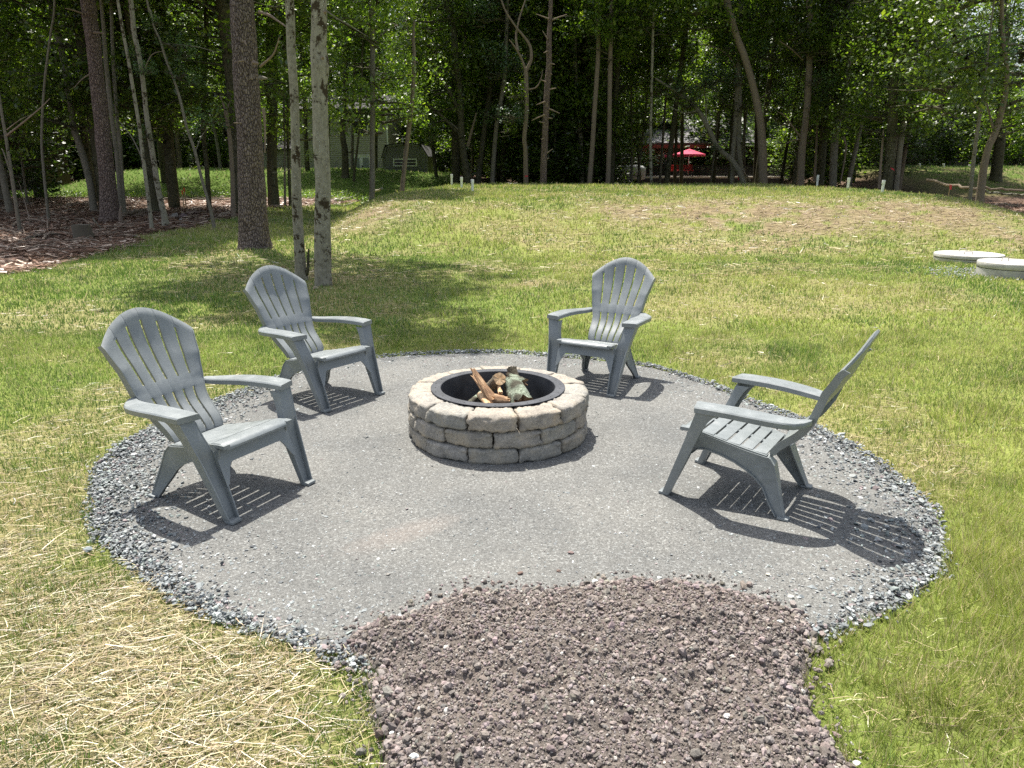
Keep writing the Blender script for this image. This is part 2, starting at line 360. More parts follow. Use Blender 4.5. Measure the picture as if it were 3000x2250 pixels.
# lawn edge towards the woods
lb = np.array([onz(u, v)[:2] for u, v in [(0, 790), (145, 742), (270, 723), (337, 690), (482, 675), (603, 651), (700, 632), (800, 620), (900, 612)]])
lbx_, lby_ = lb[:, 0], lb[:, 1]
def forest(x, y):
    nz = (fbm(x, y, 1.6, 5) - 0.5) * 1.2
    xb = np.interp(y, np.concatenate([[-10, 9, 11.5], lby_, [36]]), np.concatenate([[-30, -14, -10.2], lbx_, [-8.0]]))
    f = sstep(0.5, -0.5, x + nz - xb - 0.75) * sstep(37.9, 37.0, y)
    e = np.interp(x, [-60, -26, -22, -4.6, -2.5, 12.5, 15.5, 18, 24, 60], [38, 60, 60, 60, 39, 39, 25, 22, 20, 19]) + nz
    g = sstep(-0.5, 0.5, y - e)
    far_r = sstep(41, 44, y) * sstep(22, 28, x) * sstep(62, 60, y)
    return np.clip(np.maximum(f, g * (1 - 0.9 * far_r)), 0, 1)
def strawd(x, y):
    n = fbm(x, y, 1.3, 11, 5); n2 = fbm(x, y, 0.45, 17, 3)
    s = 0.5 * sstep(0.50, 0.66, n)
    s = np.maximum(s, (0.28 + 0.5 * sstep(0.35, 0.6, n2)) * sstep(-0.1, -0.9, x) * sstep(3.3, 2.6, y))
    s = np.maximum(s, 0.75 * sstep(-1.6, -2.4, x) * sstep(5.0, 3.6, y) * sstep(0.3, 0.55, n2 + 0.15))
    g = lambda cx, cy, a, b: np.exp(-((x - cx) / a) ** 2 - ((y - cy) / b) ** 2)
    k = np.maximum.reduce([1.3 * g(6.2, 19.5, 3.4, 3.2), g(3.2, 20, 1.8, 2.4), 1.3 * g(10, 20, 3.4, 3), g(-3.6, 20.5, 1.6, 3.0), g(11.5, 17, 1.8, 2), g(-3.3, 12.2, 1.8, 1.2), g(0.3, 11.5, 0.7, 0.5), g(5.2, 16, 3, 1.0)])
    s = np.maximum(s, k * sstep(0.2, 0.5, n2) * 1.0)
    s = s * (1 - 0.75 * sstep(0.5, 1.3, x) * sstep(3.4, 2.6, y))
    return np.clip(s, 0, 1)
def browny(x, y):
    g = lambda cx, cy, a, b: np.exp(-((x - cx) / a) ** 2 - ((y - cy) / b) ** 2)
    return np.clip(np.maximum.reduce([1.3 * g(7.5, 20, 5, 3.4), g(3.2, 19.5, 1.6, 2), 1.2 * g(11.8, 18.5, 2.5, 3), g(-3.5, 20, 1.2, 2)]), 0, 1)
def grow(a, b, s0, k):
    r = [a]
    while r[-1] < b: r.append(r[-1] + s0 + k * abs(r[-1]))
    return np.array(r)
gy = np.concatenate([[-14, -10, -7, -5, -3], grow(-2, 118, 0.09, 0.009)]); gxp = grow(0, 95, 0.09, 0.011); gx_ = np.concatenate([-gxp[:0:-1], gxp])
XX, YY = np.meshgrid(gx_, gy); ZZ = H(XX, YY) + GZ
fo = forest(XX.ravel(), YY.ravel()); st = strawd(XX.ravel(), YY.ravel()); n_ = fbm(XX.ravel(), YY.ravel(), 2.2, 21)[:, None]; n3_ = fbm(XX.ravel(), YY.ravel(), 0.35, 23)[:, None]
green = (1 - n_) * np.array([0.13, 0.19, 0.04]) + n_ * np.array([0.25, 0.27, 0.075])
strc = (1 - n3_) * np.array([0.24, 0.18, 0.10]) + n3_ * np.array([0.36, 0.29, 0.17])
bro = browny(XX.ravel(), YY.ravel())[:, None]
strc = strc * (1 - 0.5 * bro) + np.array([0.21, 0.15, 0.11]) * 0.5 * bro
flo = (1 - n3_) * np.array([0.07, 0.045, 0.032]) + n3_ * np.array([0.2, 0.135, 0.10])
gc = green * (1 - st[:, None] * 0.85) + strc * st[:, None] * 0.85
gc = gc * (1 - fo[:, None]) + flo * fo[:, None]
fl_ = (sstep(36.5, 38.5, YY.ravel()) * (1 - fo))[:, None]; gc = gc * (1 - fl_) + np.array([0.09, 0.14, 0.025]) * fl_; fr_ = (sstep(41, 44, YY.ravel()) * sstep(22, 26, XX.ravel()) * sstep(54, 51, YY.ravel()) * sstep(.35, .6, n3_[:, 0]))[:, None]; gc = gc * (1 - .7 * fr_) + np.array([0.17, 0.12, 0.08]) * .7 * fr_  # far lawn: the trees' shade is put into the darker ground green
nx, ny = len(gx_), len(gy); ii, jj = np.meshgrid(np.arange(nx - 1), np.arange(ny - 1)); a0 = (jj * nx + ii).ravel()
link("ground", mesh_np("ground", np.stack([XX.ravel(), YY.ravel(), ZZ.ravel()], 1), np.stack([a0, a0 + 1, a0 + 1 + nx, a0 + nx], 1), True, gc, M_ground), kind='structure')

# patio and soil outlines
PAT = smoothpoly(disp([(203, 1085), (228, 1000), (300, 938), (420, 880), (520, 850), (600, 815), (700, 787), (810, 770), (950, 762), (1080, 760), (1200, 768), (1320, 778), (1420, 793), (1520, 822), (1620, 862), (1720, 900), (1810, 942), (1890, 990), (1960, 1040), (2015, 1095), (2042, 1160), (2020, 1235), (1945, 1300), (1850, 1345), (1720, 1385), (1500, 1430), (1200, 1450), (900, 1435), (750, 1412), (600, 1380), (450, 1325), (330, 1262), (250, 1195), (207, 1135)]), 4)
SOIL = smoothpoly(disp([(768, 1405), (752, 1372), (800, 1338), (880, 1318), (950, 1290), (1020, 1258), (1100, 1268), (1200, 1262), (1300, 1248), (1400, 1240), (1500, 1252), (1600, 1270), (1700, 1302), (1762, 1350), (1752, 1395), (1738, 1440), (1742, 1490), (1765, 1540), (1810, 1600), (1865, 1665), (1950, 1760), (2020, 1900), (1900, 2050), (1400, 2080), (900, 2050), (800, 1900), (822, 1740), (822, 1660), (828, 1600), (812, 1540), (800, 1480), (818, 1440)], 0.03), 3)
PATI = PAT * 1.0
cen = PAT.mean(0)
def sheet(poly, step, fz):
    lo = poly.min(0) - 0.1; hi = poly.max(0) + 0.1
    xs = np.arange(lo[0], hi[0], step); ys = np.arange(lo[1], hi[1], step); X, Y = np.meshgrid(xs, ys); d = polydist(X.ravel(), Y.ravel(), poly)
    Z = fz(X.ravel(), Y.ravel(), d); n = len(xs); i, j = np.meshgrid(np.arange(n - 1), np.arange(len(ys) - 1)); a = (j * n + i).ravel()
    F = np.stack([a, a + 1, a + 1 + n, a + n], 1); F = F[(d[F] > -0.06).any(1)]
    return np.stack([X.ravel(), Y.ravel(), Z], 1), F
V, F = sheet(PAT, 0.045, lambda x, y, d: np.where(d > 0, 0.0, d * 0.9) - 0.012 * sstep(0.08, 0.0, d) + (fbm(x, y, 0.5, 31) - 0.5) * 0.008 * sstep(0, 0.3, d))
link("gravel_patio", mesh_np("gravel_patio", V, F, True, None, M_patio), kind='structure')
def soilz(x, y, d):
    base = 0.055 * sstep(-0.01, 0.16, d) + 0.03 * sstep(0.1, 0.6, d)
    b = np.abs(fbm(x, y, 0.09, 41, 4) - 0.5) * 2
    return base - 0.03 * sstep(0.02, -0.05, d) + (0.5 - b) * 0.042 * sstep(-0.02, 0.05, d) + (fbm(x, y, 0.5, 43, 2) - 0.5) * 0.05 * sstep(0.05, 0.3, d) + (vnoise(x, y, 0.013, 44) - 0.5) * 0.010
V, F = sheet(SOIL, 0.0115, soilz)
link("topsoil_bed", mesh_np("topsoil_bed", V, F, False, None, M_soil), kind='structure')

# ------------------------------------------------------------------ scattered small stuff
OCT = np.array([(1, 0, 0), (0, 1, 0), (-1, 0, 0), (0, -1, 0), (0, 0, 1), (0, 0, -1)], float)
OCTF = np.array([(0, 1, 4), (1, 2, 4), (2, 3, 4), (3, 0, 4), (1, 0, 5), (2, 1, 5), (3, 2, 5), (0, 3, 5)])
PRV = np.array([(1, 0.1, -.6), (0.4, 0.9, -.6), (-0.6, 0.75, -.6), (-1, -0.1, -.6), (-0.4, -0.85, -.6), (0.6, -0.8, -.6), (0.8, 0.1, .6), (0.3, 0.7, .6), (-0.5, 0.6, .6), (-0.8, -0.1, .6), (-0.3, -0.7, .6), (0.5, -0.6, .6)])
PRF = np.array([(0, 1, 7), (0, 7, 6), (1, 2, 8), (1, 8, 7), (2, 3, 9), (2, 9, 8), (3, 4, 10), (3, 10, 9), (4, 5, 11), (4, 11, 10), (5, 0, 6), (5, 6, 11), (6, 7, 8), (6, 8, 9), (6, 9, 10), (6, 10, 11)])
def icos():
    t = (1 + 5 ** .5) / 2
    v = np.array([(-1, t, 0), (1, t, 0), (-1, -t, 0), (1, -t, 0), (0, -1, t), (0, 1, t), (0, -1, -t), (0, 1, -t), (t, 0, -1), (t, 0, 1), (-t, 0, -1), (-t, 0, 1)]); v /= np.linalg.norm(v[0])
    f = np.array([(0, 11, 5), (0, 5, 1), (0, 1, 7), (0, 7, 10), (0, 10, 11), (1, 5, 9), (5, 11, 4), (11, 10, 2), (10, 7, 6), (7, 1, 8), (3, 9, 4), (3, 4, 2), (3, 2, 6), (3, 6, 8), (3, 8, 9), (4, 9, 5), (2, 4, 11), (6, 2, 10), (8, 6, 7), (9, 8, 1)])
    return v, f
ICV, ICF = icos()
def rotm(n, tilt, rs):
    yaw = rs.rand(n) * 6.283; ax = rs.rand(n) * 6.283; t = rs.randn(n) * tilt
    c, s = np.cos(yaw), np.sin(yaw); Z = np.zeros((n, 3, 3)); Z[:, 0, 0] = c; Z[:, 0, 1] = -s; Z[:, 1, 0] = s; Z[:, 1, 1] = c; Z[:, 2, 2] = 1
    k = np.stack([np.cos(ax), np.sin(ax), np.zeros(n)], 1); K = np.zeros((n, 3, 3))
    K[:, 0, 1] = -k[:, 2]; K[:, 0, 2] = k[:, 1]; K[:, 1, 0] = k[:, 2]; K[:, 1, 2] = -k[:, 0]; K[:, 2, 0] = -k[:, 1]; K[:, 2, 1] = k[:, 0]
    R = np.eye(3)[None] + np.sin(t)[:, None, None] * K + (1 - np.cos(t))[:, None, None] * (K @ K)
    return R @ Z
def stones(name, pos, size, flat, col, m, base=(PRV, PRF), tilt=0.3, jit=0.22, seed=1, **props):
    rs = np.random.RandomState(seed); n = len(pos); BV, BF = base; k = len(BV)
    V = BV[None] + rs.randn(n, k, 3) * jit
    sc = np.stack([size * rs.uniform(.8, 1.3, n), size * rs.uniform(.55, 1.0, n), size * flat], 1)
    V = V * sc[:, None, :]; V = np.einsum('nij,nkj->nki', rotm(n, tilt, rs), V) + pos[:, None, :]
    F = BF[None] + (np.arange(n) * k)[:, None, None]
    return link(name, mesh_np(name, V.reshape(-1, 3), F.reshape(-1, BF.shape[1]), False, np.repeat(col, k, 0), m), kind='stuff', **props)
def scatter(poly, n, rs, pad=0.0):
    lo = poly.min(0) - pad; hi = poly.max(0) + pad; return rs.uniform(lo, hi, (n, 2))
SLATE = np.array([(0.19, 0.208, 0.213), (0.255, 0.278, 0.28), (0.13, 0.14, 0.145), (0.33, 0.352, 0.35), (0.235, 0.272, 0.258), (0.24, 0.20, 0.20), (0.42, 0.43, 0.43)])
rs = np.random.RandomState(11)
# fine chips all over the stone dust
p = scatter(PAT, 42000, rs); d = polydist(p[:, 0], p[:, 1], PAT); edge = np.exp(-np.clip(d, 0, 9) / 0.35)
ds = polydist(p[:, 0], p[:, 1], SOIL); dr = np.hypot(p[:, 0] + 0.065, p[:, 1] - 4.71)
k = (d > 0) & (ds < 0.0) & (dr > 0.56) & (rs.rand(len(p)) < 0.25 + 0.75 * edge + 0.3 * (fbm(p[:, 0], p[:, 1], 0.6, 51) - 0.4))
p = p[k]; edge = edge[k]; n = len(p); sz = np.exp(rs.randn(n) * 0.45) * (0.0032 + 0.004 * edge); ci = SLATE[rs.choice(7, n, p=[.2, .2, .1, .2, .13, .07, .10])] * rs.uniform(0.85, 1.3, (n, 1))
stones("stone_chips", np.stack([p[:, 0], p[:, 1], 0.001 + 0 * sz], 1), sz, 0.4, ci, M_chip, (OCT, OCTF), 0.3, 0.25, 12)
# loose edging chips, deepest on the left and right rims
p = scatter(PAT, 330000, rs, 0.12); ang = np.arctan2(p[:, 1] - cen[1], p[:, 0] - cen[0])
wd = 0.045 + 0.24 * np.exp(-((np.abs(ang) - 3.05) / 0.55) ** 2) + 0.24 * np.exp(-((ang + 0.2) / 0.5) ** 2)
d = polydist(p[:, 0], p[:, 1], PAT) + (fbm(p[:, 0], p[:, 1], 0.3, 53) - 0.5) * 0.12; ds = polydist(p[:, 0], p[:, 1], SOIL)
dens = np.where(d > 0, np.exp(-(d / (wd * 0.8)) ** 1.3), np.exp(-(d / 0.03) ** 2))
k = (rs.rand(len(p)) < dens * (0.62 - 0.33 * np.exp(-((ang + 0.2) / 0.7) ** 2))) & (ds < 0.02); p = p[k][:34000]; d = d[k][:34000]; n = len(p)
print("edge chips", n)
sz = np.exp(rs.randn(n) * 0.38) * 0.0074; sz = np.clip(sz, 0.0035, 0.024)
ci = SLATE[rs.choice(7, n, p=[.24, .22, .17, .15, .12, .05, .05])] * rs.uniform(0.6, 1.25, (n, 1))
zz = 0.004 + rs.rand(n) ** 1.5 * 0.022 * np.exp(-(d / 0.22) ** 2) - 0.01 * (d < 0)
stones("loose_gravel", np.stack([p[:, 0], p[:, 1], zz], 1), sz, 0.42, ci, M_chip, (PRV, PRF), 0.42, 0.16, 13)
# clods on the soil bed
p = scatter(SOIL, 60000, rs, 0.1); d = polydist(p[:, 0], p[:, 1], SOIL) + (fbm(p[:, 0], p[:, 1], 0.25, 57) - 0.5) * 0.12
k = ((d > 0.0) & (p[:, 1] > 1.45) & (rs.rand(len(p)) < 0.9)) | ((d > -0.09) & (d <= 0) & (rs.rand(len(p)) < 0.10)); p = p[k][:36000]; d = d[k][:36000]; n = len(p)
print("clods", n)
sz = np.exp(rs.randn(n) * 0.5) * 0.0038 * (1 + 0.7 * np.exp(-(d / 0.08) ** 2)); sz = np.clip(sz, 0.003, 0.019)
ci = np.array([0.222, 0.193, 0.178]) * rs.uniform(0.6, 1.45, (n, 1)) * (1 + rs.randn(n, 3) * 0.03); pale = rs.rand(n) < 0.012; ci[pale] = np.array([0.45, 0.43, 0.40])
zz = soilz(p[:, 0], p[:, 1], polydist(p[:, 0], p[:, 1], SOIL)); zz = np.where(d > 0, zz, np.maximum(zz, 0.0)) + sz * 0.4
stones("soil_clods", np.stack([p[:, 0], p[:, 1], zz], 1), sz, 0.75, ci, M_clod, (ICV, ICF), 1.0, 0.13, 14)

# grass blades
def blades(name, x, y, hgt, wid, col, seed, lean=0.45, **props):
    rs = np.random.RandomState(seed); n = len(x); z = H(x, y) + GZ
    a = rs.rand(n) * 6.283; la = fbm(x, y, 0.22, 91, 2) * 25 + rs.randn(n) * 0.9; le = (0.25 + np.abs(rs.randn(n))) * lean * hgt
    b = np.stack([x, y, z - 0.004], 1); w = np.stack([np.cos(a), np.sin(a), 0 * a], 1) * wid[:, None] * 0.5
    tip = b + np.stack([np.cos(la) * le, np.sin(la) * le, hgt + 0.004], 1)
    mid = b + np.stack([np.cos(la) * le * 0.3, np.sin(la) * le * 0.3, hgt * 0.6], 1)
    V = np.stack([b - w, b + w, tip], 1).reshape(-1, 3); F = np.arange(3 * n).reshape(-1, 3)
    c = np.repeat(col, 3, 0); 
    link(name, mesh_np(name, V, F, False, c, M_blade), kind='stuff', **props)
rs = np.random.RandomState(21)
def wedge(n, y0, y1, rs, k=0.78, m_=0.5, pw=1.0):
    y = y0 + (y1 - y0) * rs.rand(n) ** pw; h = k * y + m_; x = rs.uniform(-1, 1, n) * h; kk = rs.rand(n) < h / (k * y1 + m_); return x[kk], y[kk]
xs, ys, hs, ws = [], [], [], []
for (y0, y1, n, hh, ww) in [(1.3, 4, 240000, .032, .0034), (4, 8, 240000, .036, .0056), (8, 15, 190000, .042, .012), (15, 27, 180000, .06, .022), (27, 42, 120000, .07, .04), (42, 60, 60000, .09, .06)]:
    x, y = wedge(n, y0, y1, rs); f = forest(x, y); s = strawd(x, y); dp = polydist(x, y, PAT); dso = polydist(x, y, SOIL)
    k = (f < 0.5) & (rs.rand(len(x)) > browny(x, y) * s * 0.95) & (dp < -0.01 + (fbm(x, y, 0.2, 61) - 0.5) * 0.10) & (dso < 0.01) & (rs.rand(len(x)) > s * 0.68)
    x, y = x[k], y[k]; n2 = fbm(x, y, 0.5, 63); tuft = sstep(0.5, 0.75, fbm(x, y, 0.33, 65, 3))
    long = 1 + 1.4 * sstep(0.7, 1.6, x) * sstep(3.6, 2.4, y) * (0.3 + 0.45 * tuft)
    xs.append(x); ys.append(y); hs.append(hh * (0.55 + 0.7 * n2 + 0.8 * tuft) * rs.uniform(0.6, 1.4, len(x)) * long); ws.append(ww * rs.uniform(0.7, 1.4, len(x)))
x = np.concatenate(xs); y = np.concatenate(ys); hg = np.concatenate(hs); wd_ = np.concatenate(ws); n = len(x); print("blades", n)
def lawncol(x, y, rs):
    n = len(x); a = fbm(x, y, 2.6, 71, 4); b = fbm(x, y, 0.8, 73, 3); yel = sstep(0.31, 0.60, 0.55 * a + 0.45 * b + 0.10 * rs.randn(n))
    # lusher green, with tree shade put into it on the left and far lawn
    lush_shade = sstep(2.0, -4.5, x) * sstep(6.0, 8.5, y) * sstep(22, 15, y); lush_shade = np.maximum(lush_shade, 1.0 * sstep(36.5, 38.5, y)); lush_shade = np.maximum(lush_shade, 0.22 * sstep(0.6, 1.4, x) * sstep(3.4, 2.5, y))
    yel = yel * (1 - 0.85 * lush_shade)
    g1 = np.array([0.115, 0.205, 0.036]); g2 = np.array([0.34, 0.385, 0.085]); tan = np.array([0.50, 0.43, 0.24])
    c = g1 * (1 - yel[:, None]) + g2 * yel[:, None]; t = (rs.rand(n) < 0.13 + 0.17 * yel)[:, None]; c = np.where(t, tan, c)
    return c * rs.uniform(0.7, 1.3, (n, 1)) * (0.78 + 0.5 * fbm(x, y, 0.28, 77, 3))[:, None]
blades("lawn_grass", x, y, hg, wd_, lawncol(x, y, rs), 22)

# straw
def straw(name, x, y, ln, wd, col, seed, z=None, tilt=0.09, lift=0.02, m=M_straw, **props):
    rs = np.random.RandomState(seed); n = len(x); a = rs.rand(n) * 3.1416; a = np.where(rs.rand(n) < 0.45, 0.25 + rs.randn(n) * 0.45, a)
    zb = (H(x, y) + GZ if z is None else z) + rs.rand(n) ** 1.6 * lift + 0.003; t = rs.randn(n) * tilt
    d = np.stack([np.cos(a) * np.cos(t), np.sin(a) * np.cos(t), np.sin(t)], 1) * (ln / 2)[:, None]; q = np.stack([-np.sin(a), np.cos(a), rs.randn(n) * 0.3], 1) * (wd / 2)[:, None]
    c = np.stack([x, y, zb + np.abs(np.sin(t)) * ln / 2], 1); bend = rs.randn(n) * 0.09 * ln; cm = c + np.stack([-np.sin(a) * bend, np.cos(a) * bend, 0.02 * ln], 1)
    V = np.stack([c - d - q, cm - q, c + d - q, c + d + q, cm + q, c - d + q], 1).reshape(-1, 3)
    o = (np.arange(n) * 6)[:, None]; F = np.concatenate([o + np.array([0, 1, 4, 5]), o + np.array([1, 2, 3, 4])], 0)
    link(name, mesh_np(name, V, F, False, np.repeat(col, 6, 0), m), kind='stuff', **props)
xs, ys, ls, ws = [], [], [], []
for (y0, y1, n, ll, ww) in [(1.3, 3.2, 105000, .062, .0023), (3.2, 6, 80000, .058, .0028), (6, 12, 60000, .06, .006), (12, 28, 150000, .15, .013)]:
    x, y = wedge(n, y0, y1, rs); f = forest(x, y); s = strawd(x, y); dp = polydist(x, y, PAT); dso = polydist(x, y, SOIL)
    k = (f < 0.6) & (dp < 0.0 + 0.03 * rs.randn(len(x))) & (dso < 0.0) & (rs.rand(len(x)) < 0.012 + s * 0.6); x, y = x[k], y[k]
    xs.append(x); ys.append(y); ls.append(ll * np.exp(rs.randn(len(x)) * 0.45)); ws.append(ww * rs.uniform(0.6, 1.3, len(x)))
x = np.concatenate(xs); y = np.concatenate(ys); ln = np.concatenate(ls); wd_ = np.concatenate(ws); n = len(x); print("straw", n)
br = (browny(x, y) * (rs.rand(n) < 0.6))[:, None]
cs = np.array([0.35, 0.285, 0.165]) * (1 - br) + np.array([0.37, 0.28, 0.21]) * br; cs = cs * np.exp(rs.randn(n, 1) * 0.42 - 0.08) * (1 + rs.randn(n, 3) * 0.04)
straw("straw_mulch", x, y, np.clip(ln, 0.02, 0.24), wd_, np.clip(cs, 0.02, 0.5), 23)

# leaf litter + twigs over the woodland floor
x, y = wedge(190000, 10.5, 38, rs, 0.75, 1.0); f = forest(x, y); k = (f > 0.35) & ((x < -3) | (x > 12)); x, y = x[k], y[k]; n = len(x); print("litter", n)
cs = np.where((rs.rand(n) < 0.22)[:, None], np.array([0.48, 0.38, 0.30]), np.array([0.19, 0.115, 0.08])) * rs.uniform(0.5, 1.5, (n, 1))
straw("leaf_litter", x, y, rs.uniform(0.06, 0.32, n), rs.uniform(0.012, 0.05, n), cs, 24, tilt=0.14, lift=0.05)
# ferny undergrowth along the far lawn edge
def ferns(name, cx, cy, seed, ln=0.35, npf=26, mt=None):
    rs = np.random.RandomState(seed); V = []; C = []
    n = len(cx); z = H(cx, cy) + GZ
    a = rs.rand(n, npf) * 6.283; el = rs.uniform(0.2, 1.0, (n, npf)); r = rs.uniform(0.3, 1, (n, npf)) * ln
    P0 = np.stack([cx[:, None] + np.cos(a) * r * 0.8, cy[:, None] + np.sin(a) * r * 0.8, z[:, None] + el * ln * 0.9], -1).reshape(-1, 3)
    return leafquads(name, P0, rs.uniform(0.05, 0.11, len(P0)), rs, mt or M_leaf)
def leafquads(name, P0, size, rs, m, tilt=0.55, wr=0.62):
    n = len(P0); yaw = rs.rand(n) * 6.283; t = rs.randn(n) * tilt; r = rs.randn(n) * tilt
    ax = np.stack([np.cos(yaw) * np.cos(t), np.sin(yaw) * np.cos(t), np.sin(t)], 1); bx = np.stack([-np.sin(yaw) * np.cos(r), np.cos(yaw) * np.cos(r), np.sin(r)], 1)
    A = ax * (size / 2)[:, None]; B = bx * (size * wr / 2)[:, None]
    V = np.stack([P0 - A, P0 - A * 0.1 + B, P0 + A, P0 - A * 0.1 - B], 1).reshape(-1, 3); F = np.arange(4 * n).reshape(-1, 4)
    c = np.repeat(rs.rand(n, 1) * np.ones((1, 3)), 4, 0)
    return mesh_np(name, V, F, False, c, m)
x, y = wedge(5200, 27, 41, rs, 0.7, 1); k = (x < -3.6) & (y > 36.2) & (y < 36.9 + 2.2 * fbm(x, y, 2, 99)) | (x < -5) & (x > -8) & (y > 33) & (y < 36) & (fbm(x, y, 1.5, 98) > .5); x, y = x[k], y[k]
link("fern_undergrowth", ferns("fern_undergrowth", x, y, 31, 0.38, 22), kind='stuff')

# ------------------------------------------------------------------ trees
def crown_mesh(name, seed, n, zlo, zhi, rad, leaf, m, nb=46, low=0.5):
    rs = np.random.RandomState(seed); per = n // nb; PV = []; mb = MB()
    for b in range(nb):
        t = rs.rand() ** 0.8; z0 = zlo + (zhi - zlo) * t; a = rs.rand() * 6.283; prof = (math.sin(math.pi * min(0.98, 0.25 + 0.72 * t)) ** 0.7) * (low + (1 - low) * t)
        Lr = rad * prof * rs.uniform(0.55, 1.1); up = rs.uniform(0.05, 0.55) * (0.5 + t); dv = np.array([math.cos(a), math.sin(a), up]); nv = np.array([-math.sin(a), math.cos(a), 0])
        s = rs.uniform(0.25, 1.05, per) ** 0.75
        lat = rs.randn(per) * Lr * 0.22 * (0.4 + s * 0.6); lay = rs.randint(0, 3, per) * 0.35 - 0.3
        p = np.array([0, 0, z0]) + dv * (Lr * s)[:, None] + nv * lat[:, None] + np.array([0, 0, 1]) * (lay + rs.randn(per) * 0.13 - 0.12 * s ** 2 * Lr)[:, None]
        PV.append(p)
        e = [np.array([0, 0, z0 - 0.2]) + dv * Lr * q + np.array([0, 0, -0.12 * q * q * Lr]) + rs.randn(3) * 0.07 * Lr * q for q in (0, .33, .66, .95)]
        mb.tube(e, [0.05, 0.035, 0.02, 0.008], 4, False)
        for sgn in (-1, 1):
            i = rs.randint(1, 3); q = e[i] + nv * sgn * Lr * 0.4 + dv * Lr * 0.2; mb.tube([e[i], (e[i] + q) / 2 + rs.randn(3) * 0.08, q], [0.018, 0.012, 0.005], 3, False)
    PV = np.concatenate(PV); me = leafquads(name, PV, np.exp(rs.randn(len(PV)) * 0.3) * leaf, rs, m)
    return me, mesh_py(name + "_limbs", mb.V, mb.F, True, M_dark)
CR = {}
CR['tall'] = [crown_mesh("crown", s, 9000, 6.5, 16, 3.6, 0.17, M_leaf, 44) for s in (101, 102)]
CR['full'] = [crown_mesh("crown", s, 18000, 2.6, 15, 3.4, 0.135, M_leaf, 84, 0.75) for s in (111, 112, 113)]
CR['fulld'] = [crown_mesh("crown", s, 12500, 1.2, 13, 3.6, 0.165, (M_leaf, M_leaf_dark)[s % 2], 74, 0.9) for s in (121, 122)]
CR['under'] = [crown_mesh("crown", s, 3600, 0.5, 4.2, 1.7, 0.13, M_leaf, 30, 0.9) for s in (131, 132, 133)]
CR['underd'] = [crown_mesh("crown", s, 4200, 0.2, 4.6, 2.1, 0.15, M_leaf_dark, 30, 1.0) for s in (141, 142)]
CR['spray'] = [crown_mesh("leaf_spray", s, 420, 0.0, 0.5, 1.1, 0.10, M_leaf_blue, 7, 1.0) for s in (151, 152, 153)]
CR['sprayg'] = [crown_mesh("leaf_spray", s, 420, 0.0, 0.7, 1.1, 0.10, M_leaf, 7, 1.0) for s in (161, 162)]

def trunk_mesh(name, pts, rad, n, m, seed=0, k=6, rough=0.05):
    rs = np.random.RandomState(seed); P_ = spline(np.column_stack([pts, rad]), k); ctr = P_[:, :3]; r = P_[:, 3]; R = len(ctr); rings = []
    th = np.arange(n) * 2 * math.pi / n; base = rs.rand(n) * 6.28
    for i in range(R):
        d = ctr[min(i + 1, R - 1)] - ctr[max(i - 1, 0)]; d = d / np.linalg.norm(d); u = np.cross(d, [0, 1, 0]); u /= np.linalg.norm(u); w = np.cross(d, u)
        rr = r[i] * (1 + rough * (vnoise(np.cos(th) * 2 + 9, np.sin(th) * 2 + ctr[i, 2] * 2.2, 1, seed) - 0.5) * 2 + rough * 0.6 * (vnoise(np.cos(th) * 6 + 9, np.sin(th) * 6 + ctr[i, 2] * 7, 1, seed + 3) - 0.5) * 2)
        rings.append(ctr[i] + (u[None] * np.cos(th)[:, None] + w[None] * np.sin(th)[:, None]) * rr[:, None])
    V = np.concatenate(rings); i, j = np.meshgrid(np.arange(n), np.arange(R - 1)); a = (j * n + i).ravel(); b = (j * n + (i + 1) % n).ravel()
    return mesh_np(name, V, np.stack([a, b, b + n, a + n], 1), True, None, m)

